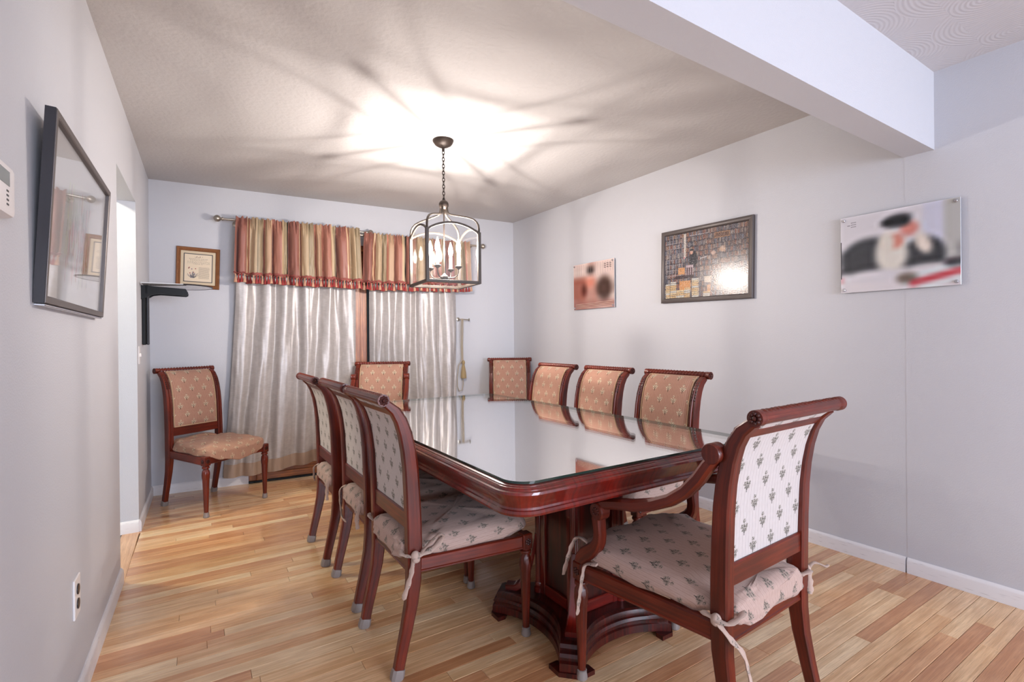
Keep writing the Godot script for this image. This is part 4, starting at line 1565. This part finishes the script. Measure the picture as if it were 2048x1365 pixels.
# ------------------------------------------------------------------ pictures and fittings
func frame_ring(w: float, h: float, prof: Array) -> MB:
	# moulding round an opening; profile of (inset from the outer edge, out of the wall)
	var b := MB.new()
	var rings := []
	for q in prof:
		var x: float = w * 0.5 - q[0]
		var y: float = h * 0.5 - q[0]
		rings.append(PackedVector3Array([Vector3(x, y, q[1]), Vector3(-x, y, q[1]), Vector3(-x, -y, q[1]), Vector3(x, -y, q[1])]))
	b.loft(rings, false)
	return b

func picture_plane(w: float, h: float, z: float) -> MB:
	var b := MB.new()
	b.quad(Vector3(-w / 2, -h / 2, z), Vector3(w / 2, -h / 2, z), Vector3(w / 2, h / 2, z), Vector3(-w / 2, h / 2, z), Vector2(0, 1), Vector2(1, 1), Vector2(1, 0), Vector2(0, 0))
	return b

func slab(w: float, h: float, z0: float, z1: float) -> MB:
	var b := MB.new()
	b.box(Vector3(0, 0, (z0 + z1) / 2), Vector3(w, h, z1 - z0), 0.0015)
	return b

func print_mat(im: Image, rough := 0.25) -> StandardMaterial3D:
	var m := mat(Color.WHITE, rough)
	m.albedo_texture = tex(im)
	m.texture_repeat = false
	return m

func soften(im: Image, times: int, small: float) -> void:
	var w := im.get_width()
	var h := im.get_height()
	for k in times:
		im.resize(int(w * small), int(h * small), Image.INTERPOLATE_LANCZOS)
		im.resize(w, h, Image.INTERPOLATE_CUBIC)

func acrylic(label: String, s: float, y: float, w: float, h: float, im: Image) -> void:
	var t := thing("acrylic_print", label, "picture", right_frame(s, y))
	obj("panel", slab(w, h, 0.014, 0.019), M.acrylic_edge, t)
	var m := print_mat(im, 0.08)
	obj("print", picture_plane(w - 0.002, h - 0.002, 0.0195), m, t)
	for sx in [-1.0, 1.0]:
		for sy in [-1.0, 1.0]:
			var b := MB.new()
			b.lathe(Vector3(sx * (w / 2 - 0.016), sy * (h / 2 - 0.016), 0.0), [[0.006, 0.0], [0.006, 0.02], [0.0085, 0.02], [0.0085, 0.025], [0.006, 0.028]], 14, [], Vector3(0, 0, 1))
			obj("standoff_screw", b, M.steel, t)

func pictures() -> void:
	rng.seed = 404
	# small acrylic print, its picture a blur
	var im := Image.create(256, 206, false, Image.FORMAT_RGB8)
	im.fill(rgb(206, 186, 180))
	im.fill_rect(Rect2i(0, 60, 90, 146), rgb(156, 100, 88))
	blob(im, 118, 140, 44, 80, rgb(172, 130, 120), 0.3)
	blob(im, 104, 88, 34, 24, rgb(196, 128, 112), 0.4)
	blob(im, 112, 32, 26, 16, rgb(60, 50, 50), 0.3)
	blob(im, 196, 120, 48, 52, rgb(74, 58, 54), 0.3)
	blob(im, 70, 120, 16, 30, rgb(92, 48, 42), 0.4)
	im.fill_rect(Rect2i(0, 176, 256, 20), rgb(140, 92, 86))
	soften(im, 4, 0.07)
	for k in 17: im.fill_rect(Rect2i(8 + k * 15, 4, 1, 60 - absi(k - 8) * 2), rgb(150, 138, 136))
	for k in 9: bar(im, 196 + (k % 3) * 16, 14 + (k / 3) * 8, 206 + (k % 3) * 16, 16 + (k / 3) * 8, 1.2, rgb(70, 60, 60), 0.8)
	for k in 7: bar(im, 12, 182 + k * 3, 250, 178 + k * 3.4, 0.8, rgb(206, 178, 160).lerp(rgb(90, 50, 44), (k % 2) * 0.7), 0.8)
	acrylic("small acrylic print with a blurred pink figure, screwed to the wall at its corners", -3.252, 1.642, 0.508, 0.404, im)
	# large acrylic print: blurred man in black with a white beard bent over a book
	im = Image.create(400, 324, false, Image.FORMAT_RGB8)
	im.fill(rgb(206, 204, 210))
	im.fill_rect(Rect2i(290, 0, 110, 240), rgb(196, 198, 214))
	im.fill_rect(Rect2i(352, 0, 48, 230), rgb(178, 178, 176))
	blob(im, 110, 190, 110, 88, rgb(62, 64, 68), 0.15)
	blob(im, 290, 200, 66, 74, rgb(56, 58, 62), 0.15)
	im.fill_rect(Rect2i(10, 150, 330, 90), rgb(60, 62, 66))
	blob(im, 184, 176, 56, 84, rgb(214, 210, 202), 0.25)
	blob(im, 200, 128, 26, 30, rgb(206, 140, 126), 0.3)
	blob(im, 244, 86, 30, 30, rgb(204, 136, 126), 0.3)
	blob(im, 168, 130, 26, 40, rgb(212, 206, 196), 0.3)
	blob(im, 288, 150, 24, 44, rgb(216, 206, 196), 0.3, 1.0, -0.4)
	blob(im, 200, 46, 52, 22, rgb(44, 46, 50), 0.2, 1.0, -0.12)
	blob(im, 205, 62, 44, 12, rgb(44, 46, 50), 0.2)
	im.fill_rect(Rect2i(0, 258, 400, 66), rgb(214, 210, 214))
	blob(im, 120, 262, 110, 26, rgb(208, 206, 212), 0.3)
	blob(im, 310, 252, 90, 20, rgb(206, 204, 208), 0.3)
	blob(im, 236, 282, 34, 22, rgb(120, 108, 100), 0.4)
	bar(im, 252, 304, 398, 270, 9, rgb(186, 60, 70), 0.9)
	blob(im, 380, 236, 30, 16, rgb(70, 66, 72), 0.3)
	soften(im, 3, 0.08)
	im.fill_rect(Rect2i(0, 104, 3, 160), rgb(50, 50, 54))
	for k in 3:
		bar(im, 40, 26 + k * 9, 58, 25 + k * 9, 1.0, rgb(110, 108, 112), 0.9)
	bar(im, 26, 36, 36, 36, 1.0, rgb(110, 108, 112), 0.9)
	acrylic("large acrylic print of a blurred man in black with a white beard over a book", -1.0615, 1.611, 0.498, 0.404, im)
	# framed jigsaw puzzle of a library
	im = Image.create(720, 520, false, Image.FORMAT_RGB8)
	for y in 520:
		for x in 720: im.set_pixel(x, y, rgb(58, 54, 60))
	for r in 13:
		for c in 60:
			var bx := c * 12 + int(rng.randf() * 4)
			var hue: Color = [rgb(112, 90, 84), rgb(96, 100, 114), rgb(140, 104, 84), rgb(124, 120, 122), rgb(92, 82, 84), rgb(150, 138, 130), rgb(80, 82, 92), rgb(130, 88, 78)][rng.randi() % 8]
			im.fill_rect(Rect2i(bx, r * 40 + int(rng.randf() * 8), 10, 32), hue)
	for c in 6: im.fill_rect(Rect2i(14 + c * 30, 30, 3, 300), rgb(176, 168, 170))
	for r in 7: im.fill_rect(Rect2i(4, 70 + r * 44, 170, 3), rgb(170, 162, 164))
	im.fill_rect(Rect2i(178, 10, 22, 190), rgb(196, 188, 180))
	im.fill_rect(Rect2i(230, 30, 170, 4), rgb(186, 180, 182))
	im.fill_rect(Rect2i(446, 40, 130, 44), rgb(150, 112, 84))
	im.fill_rect(Rect2i(456, 48, 110, 28), rgb(96, 70, 58))
	blob(im, 268, 220, 40, 60, rgb(40, 40, 46), 0.1)
	blob(im, 250, 162, 14, 18, rgb(206, 160, 140), 0.2)
	blob(im, 252, 144, 18, 8, rgb(34, 34, 38), 0.2)
	blob(im, 184, 200, 9, 9, rgb(200, 140, 140), 0.2)
	im.fill_rect(Rect2i(200, 262, 66, 100), rgb(190, 170, 176))
	for c in 3: im.fill_rect(Rect2i(206 + c * 20, 280, 14, 76), rgb(84, 60, 62))
	im.fill_rect(Rect2i(128, 276, 62, 54), rgb(210, 152, 100))
	im.fill_rect(Rect2i(100, 340, 170, 26), rgb(60, 46, 50))
	im.fill_rect(Rect2i(140, 384, 104, 76), rgb(206, 146, 92))
	for st in [[8, 40, 400, 120], [52, 58, 384, 136], [112, 74, 456, 64], [188, 52, 440, 80], [256, 60, 372, 146], [356, 60, 480, 40]]:
		var yy: int = st[2]
		while yy < st[2] + st[3]:
			im.fill_rect(Rect2i(st[0], yy, st[1], 12), [rgb(214, 196, 156), rgb(206, 176, 128), rgb(200, 200, 190)][rng.randi() % 3])
			yy += 15
	im.fill_rect(Rect2i(366, 364, 56, 48), rgb(196, 184, 168))
	im.fill_rect(Rect2i(390, 430, 30, 50), rgb(196, 140, 92))
	blob(im, 516, 170, 26, 22, rgb(200, 166, 140), 0.3)
	blob(im, 440, 190, 20, 16, rgb(196, 166, 150), 0.3)
	bar(im, 330, 220, 390, 210, 3, rgb(200, 196, 196), 0.8)
	for k in 26000:
		var x := rng.randi() % 716 if k % 3 < 2 else 300 + rng.randi() % 416
		var y := rng.randi() % 516
		var q := im.get_pixel(x, y)
		im.fill_rect(Rect2i(x, y, 3, 3), q.lerp([rgb(40, 38, 44), rgb(214, 210, 210), rgb(160, 130, 118)][k % 3], rng.randf_range(0.15, 0.6)))
	# lines where the pieces interlock
	for c in range(18, 720, 18):
		for y in 520: im.set_pixel(clampi(c + int(3.0 * sin(y * 0.35 + c)), 0, 719), y, im.get_pixel(c, y).darkened(0.3))
	for r in range(18, 520, 18):
		for x in 720: im.set_pixel(x, clampi(r + int(3.0 * sin(x * 0.35 + r)), 0, 519), im.get_pixel(x, r).darkened(0.3))
	var t := thing("framed_puzzle", "framed jigsaw puzzle of a library in a dark brown frame on the picture wall", "picture", right_frame(-2.1605, 1.69).rotated_local(Vector3(0, 0, 1), 0.0))
	t.rotate_object_local(Vector3(0, 0, 1), -0.02)
	obj("frame", frame_ring(0.712, 0.522, [[0.0, 0.0], [0.0, 0.02], [0.004, 0.024], [0.014, 0.026], [0.022, 0.023], [0.027, 0.024], [0.031, 0.02], [0.033, 0.013]]), M.frame_dark, t, 25.0)
	var pm := print_mat(im, 0.22)
	var pz := noise_image(256, 256, 0.16, 91, 2)
	pm.heightmap_enabled = true
	pm.heightmap_texture = tex(pz)
	pm.heightmap_scale = 0.02
	obj("puzzle", picture_plane(0.65, 0.46, 0.0145), pm, t)
	obj("backing", slab(0.69, 0.5, 0.002, 0.012), M.frame_dark, t)
	# small gilt frame with a printed text
	im = Image.create(300, 360, false, Image.FORMAT_RGB8)
	im.fill(rgb(226, 208, 180))
	for k in 3: bar(im, 128 + k * 18, 40, 134 + k * 18, 26 + k % 2 * 12, 3.0, rgb(120, 92, 84), 0.8)
	bar(im, 112, 34, 118, 44, 1.5, rgb(120, 92, 84), 0.8)
	bar(im, 190, 34, 196, 28, 1.5, rgb(120, 92, 84), 0.8)
	for r in [[58, 50, 250, 3.0], [76, 60, 244, 3.0], [96, 30, 268, 1.6], [108, 34, 266, 1.4], [120, 30, 268, 1.4], [130, 100, 200, 1.4]]:
		var x: float = r[1]
		while x < r[2]:
			var wl := rng.randf_range(6, 18)
			for q in int(wl / 4): bar(im, x + q * 4, r[0] - r[3], x + q * 4 + 2, r[0] + r[3], 0.9, rgb(86, 70, 62), 0.85)
			x += wl + 5
	for r in 18:
		var x := 156.0
		while x < 268:
			var wl := rng.randf_range(5, 16)
			bar(im, x, 170 + r * 8.6, x + wl, 170 + r * 8.6, 1.1, rgb(96, 84, 74), 0.75)
			x += wl + 4
	for k in 40:
		var a := rng.randf_range(-1.1, 1.1)
		var l := rng.randf_range(30, 90)
		var x := 88 + rng.randf_range(-20, 20)
		bar(im, x, 314, x + sin(a) * l * 0.7, 314 - cos(a) * l, 1.3, [rgb(84, 84, 78), rgb(110, 100, 120), rgb(70, 66, 66)][k % 3], 0.8)
	for q in [[46, 188], [52, 176], [120, 190], [80, 196], [100, 240], [60, 250], [110, 262]]: blob(im, q[0], q[1], 6, 6, [rgb(150, 44, 40), rgb(120, 40, 40), rgb(90, 70, 110)][int(q[0]) % 3], 0.3)
	var sm := thing("gilt_picture", "small gilt framed print of text and flowers on the back wall beside the curtain", "picture", back_frame(0.321, 1.772))
	sm.rotate_object_local(Vector3(0, 0, 1), -0.03)
	obj("frame", frame_ring(0.296, 0.326, [[0.0, 0.0], [0.0, 0.016], [0.006, 0.022], [0.014, 0.02], [0.02, 0.017], [0.022, 0.019], [0.027, 0.017], [0.03, 0.01]]), M.frame_gold, sm, 25.0)
	obj("mat_board", slab(0.24, 0.27, 0.004, 0.0085), M.matboard, sm)
	obj("print", picture_plane(0.185, 0.215, 0.0092), print_mat(im, 0.4), sm)
	var bd := frame_ring(0.197, 0.227, [[0.0, 0.008], [0.0, 0.0105], [0.006, 0.0105], [0.006, 0.008]])
	obj("inner_border", bd, M.frame_dark, sm)
	# large framed painting under glass on the left wall, its top leaning out
	im = Image.create(480, 280, false, Image.FORMAT_RGB8)
	for y in 280:
		for x in 480:
			im.set_pixel(x, y, rgb(184, 184, 186).lerp(rgb(200, 198, 196), float(y) / 280))
	for k in 260:
		var x := 130 + rng.randf() * 200
		var y := 60 + rng.randf() * 150
		var c: Color = [rgb(150, 158, 156), rgb(190, 196, 160), rgb(214, 170, 178), rgb(206, 206, 198), rgb(160, 84, 78), rgb(128, 136, 132)][rng.randi() % 6]
		if y < 110 and k % 2 == 0: c = rgb(178, 186, 176)
		bar(im, x, y, x + rng.randf_range(-6, 6), y + rng.randf_range(12, 44), 2.0, c, 0.5)
	for k in 40: blob(im, rng.randf() * 480, 200 + rng.randf() * 60, rng.randf_range(14, 40), rng.randf_range(3, 9), rgb(206, 206, 208), 0.4, 0.4)
	var pf := thing("framed_painting", "large dark framed painting under glass on the wall by the doorway, tilted forward", "picture", left_frame(2.085, 1.525, 0.02))
	pf.rotate_object_local(Vector3(1, 0, 0), 0.055)
	obj("frame", frame_ring(0.83, 0.495, [[0.0015, 0.0165], [0.002, 0.018], [0.017, 0.018], [0.02, 0.016], [0.02, 0.004]]), M.frame_dark, pf, 25.0)
	obj("frame_side", frame_ring(0.83, 0.495, [[0.004, -0.006], [0.0, -0.006], [0.0, 0.0155], [0.0015, 0.0165]]), M.frame_black, pf, 25.0)
	obj("painting", picture_plane(0.795, 0.46, 0.005), print_mat(im, 0.6), pf)
	var gl := MB.new()
	for z in [0.007, 0.0095]: gl.quad(Vector3(-0.396, -0.229, z), Vector3(0.396, -0.229, z), Vector3(0.396, 0.229, z), Vector3(-0.396, 0.229, z))
	obj("glass", gl, M.glass, pf)
	obj("backing", slab(0.82, 0.485, -0.005, 0.003), M.frame_dark, pf)
	var lg := MB.new()
	lg.box(Vector3(0, -0.251, 0.004), Vector3(0.8, 0.005, 0.022), 0.001)
	obj("bottom_lip", lg, M.steel, pf)

func fittings() -> void:
	# thermostat
	var t := thing("thermostat", "white thermostat with grey display on the wall beside the framed painting", "thermostat", left_frame(1.372, 1.487))
	var b := MB.new()
	var rings := []
	for q in [[0.0, 0.0], [0.0, 0.012], [0.003, 0.02], [0.008, 0.026], [0.02, 0.028]]:
		var o := PackedVector3Array()
		for c in [[1, 1], [-1, 1], [-1, -1], [1, -1]]:
			for k in 5:
				var a: float = {[1, 1]: 0.0, [-1, 1]: PI / 2, [-1, -1]: PI, [1, -1]: PI * 1.5}[c] + PI / 2 * k / 4
				o.push_back(Vector3(c[0] * 0.052 + cos(a) * (0.013 - q[0] * 0.5), c[1] * 0.04 + sin(a) * (0.013 - q[0] * 0.5), q[1]))
		rings.append(o)
	b.loft(rings, true)
	obj("housing", b, M.plastic_white, t)
	obj("display", slab(0.066, 0.03, 0.0275, 0.0288), M.lcd, t).position = Vector3(-0.008, 0.022, 0)
	for k in 4:
		var mk := slab(0.012, 0.004, 0.028, 0.0288)
		obj("button_mark", mk, M.dark_print, t).position = Vector3(0.012, -0.004 - k * 0.009, 0)
	# socket
	t = thing("wall_socket", "white wall plate with two dark sockets low on the wall by the doorway", "socket", left_frame(2.105, 0.362))
	obj("plate", slab(0.08, 0.125, 0.0, 0.006), M.plastic_white, t)
	for s in [-1.0, 1.0]:
		b = MB.new()
		b.lathe(Vector3(0, s * 0.023, 0.005), [[0.0165, 0.0], [0.0165, 0.004], [0.014, 0.0045]], 18, [], Vector3(0, 0, 1))
		obj("receptacle", b, M.frame_black, t)
	# light switch beside the bracket
	t = thing("light_switch", "white light switch under the black wall bracket", "switch", left_frame(3.96, 1.1))
	obj("plate", slab(0.07, 0.115, 0.0, 0.005), M.plastic_white, t)
	b = MB.new()
	b.box(Vector3(0, 0, 0.008), Vector3(0.01, 0.022, 0.012), 0.002)
	obj("toggle", b, M.plastic_white, t)
	# black bracket with arms, holding a glass shelf
	t = thing("shelf_bracket", "black metal wall bracket with two forward arms on the wall past the doorway", "bracket", left_frame(4.19, 1.165))
	b = MB.new()
	b.box(Vector3(0, 0.2, 0.012), Vector3(0.07, 0.40, 0.022), 0.004)
	b.box(Vector3(0, 0.37, 0.03), Vector3(0.134, 0.06, 0.02), 0.004)
	obj("wall_channel", b, M.black, t)
	b = MB.new()
	b.box(Vector3(0, 0.18, 0.032), Vector3(0.036, 0.36, 0.014), 0.004)
	obj("cable_cover", b, M.frame_black, t)
	for s in [-1.0, 1.0]:
		b = MB.new()
		var o := PackedVector3Array()
		for q in [[0.0, 0.305], [0.03, 0.318], [0.06, 0.338], [0.1, 0.345], [0.25, 0.338], [0.262, 0.345], [0.264, 0.36], [0.25, 0.385], [0.05, 0.396], [0.0, 0.4]]: o.push_back(Vector3(s * 0.06 - 0.007, q[1], q[0]))
		b.plate(o, Vector3(0.014, 0, 0))
		obj("arm", b, M.black, t, 20.0)
	t = thing("glass_shelf", "small glass shelf with a rounded end lying on the black wall bracket", "shelf", left_frame(4.2, 1.5675))
	var pl := PackedVector3Array()
	for k in 17:
		var a := -PI / 2 + PI * k / 16.0
		pl.push_back(Vector3(-sin(a) * 0.19, 0.0, 0.24 + cos(a) * 0.17))
	pl.push_back(Vector3(-0.19, 0, 0.01))
	pl.push_back(Vector3(0.19, 0, 0.01))
	pl.reverse()
	b = MB.new()
	b.plate(pl, Vector3(0, 0.006, 0))
	var gm := mat(Color(0.86, 0.88, 0.9, 0.7), 0.03)
	gm.transparency = BaseMaterial3D.TRANSPARENCY_ALPHA
	obj("pane", b, gm, t)
	b = MB.new()
	var rim := []
	for k in 17:
		var a := -PI / 2 + PI * k / 16.0
		rim.append(Vector3(-sin(a) * 0.19, 0.003, 0.24 + cos(a) * 0.17))
	b.tube(rim, 0.005, 6)
	obj("rim", b, M.frame_black, t)

# ------------------------------------------------------------------ scene
func _ready() -> void:
	var cam := Camera3D.new()
	cam.name = "camera"
	cam.fov = 2.0 * rad_to_deg(atan(682.5 / 994.03))
	cam.near = 0.05
	cam.far = 60.0
	var ya := deg_to_rad(32.5317)
	var pi_ := deg_to_rad(-0.106)
	var ro := deg_to_rad(-0.5432)
	var fw := Vector3(sin(ya) * cos(pi_), sin(pi_), -cos(ya) * cos(pi_))
	var rt := Vector3(cos(ya), 0, sin(ya))
	var up := rt.cross(fw)
	cam.transform = Transform3D(Basis(rt * cos(ro) + up * sin(ro), up * cos(ro) - rt * sin(ro), -fw), Vector3(0, CAM_H, 0))
	add_child(cam)
	cam.current = true
	var env := Environment.new()
	env.background_mode = Environment.BG_SKY
	var sky := Sky.new()
	var sm := ProceduralSkyMaterial.new()
	sm.sky_top_color = rgb(150, 176, 216)
	sm.sky_horizon_color = rgb(214, 222, 234)
	sm.ground_bottom_color = rgb(120, 116, 108)
	sm.ground_horizon_color = rgb(190, 194, 198)
	sky.sky_material = sm
	env.sky = sky
	env.background_energy_multiplier = 1.0
	env.tonemap_mode = Environment.TONE_MAPPER_LINEAR
	env.tonemap_exposure = EXPO
	env.sdfgi_enabled = true
	env.ssao_enabled = true
	env.ssil_enabled = true
	var we := WorldEnvironment.new()
	we.name = "environment"
	we.environment = env
	add_child(we)
	# daylight entering by the two windows, which stand outside the frame
	for q in [["daylight_living", V(1.5, 1.275, BACKV + 0.01), Vector2(2.4, 1.65), PI, DAY], ["daylight_kitchen", V(-2.73, 1.525, 2.5), Vector2(1.7, 1.05), -PI / 2, KITCHEN]]:
		var al := AreaLight3D.new()
		al.name = q[0]
		al.position = q[1]
		al.rotation.y = q[3] + PI
		al.area_size = q[2]
		al.area_normalize_energy = true
		al.light_energy = q[4]
		al.light_color = rgb(222, 232, 252)
		al.area_range = 14.0
		al.shadow_enabled = true
		add_child(al)
	make_materials()
	room()
	table()
	chairs()
	lantern()
	kitchen_lamp()
	curtains()
	pictures()
	fittings()
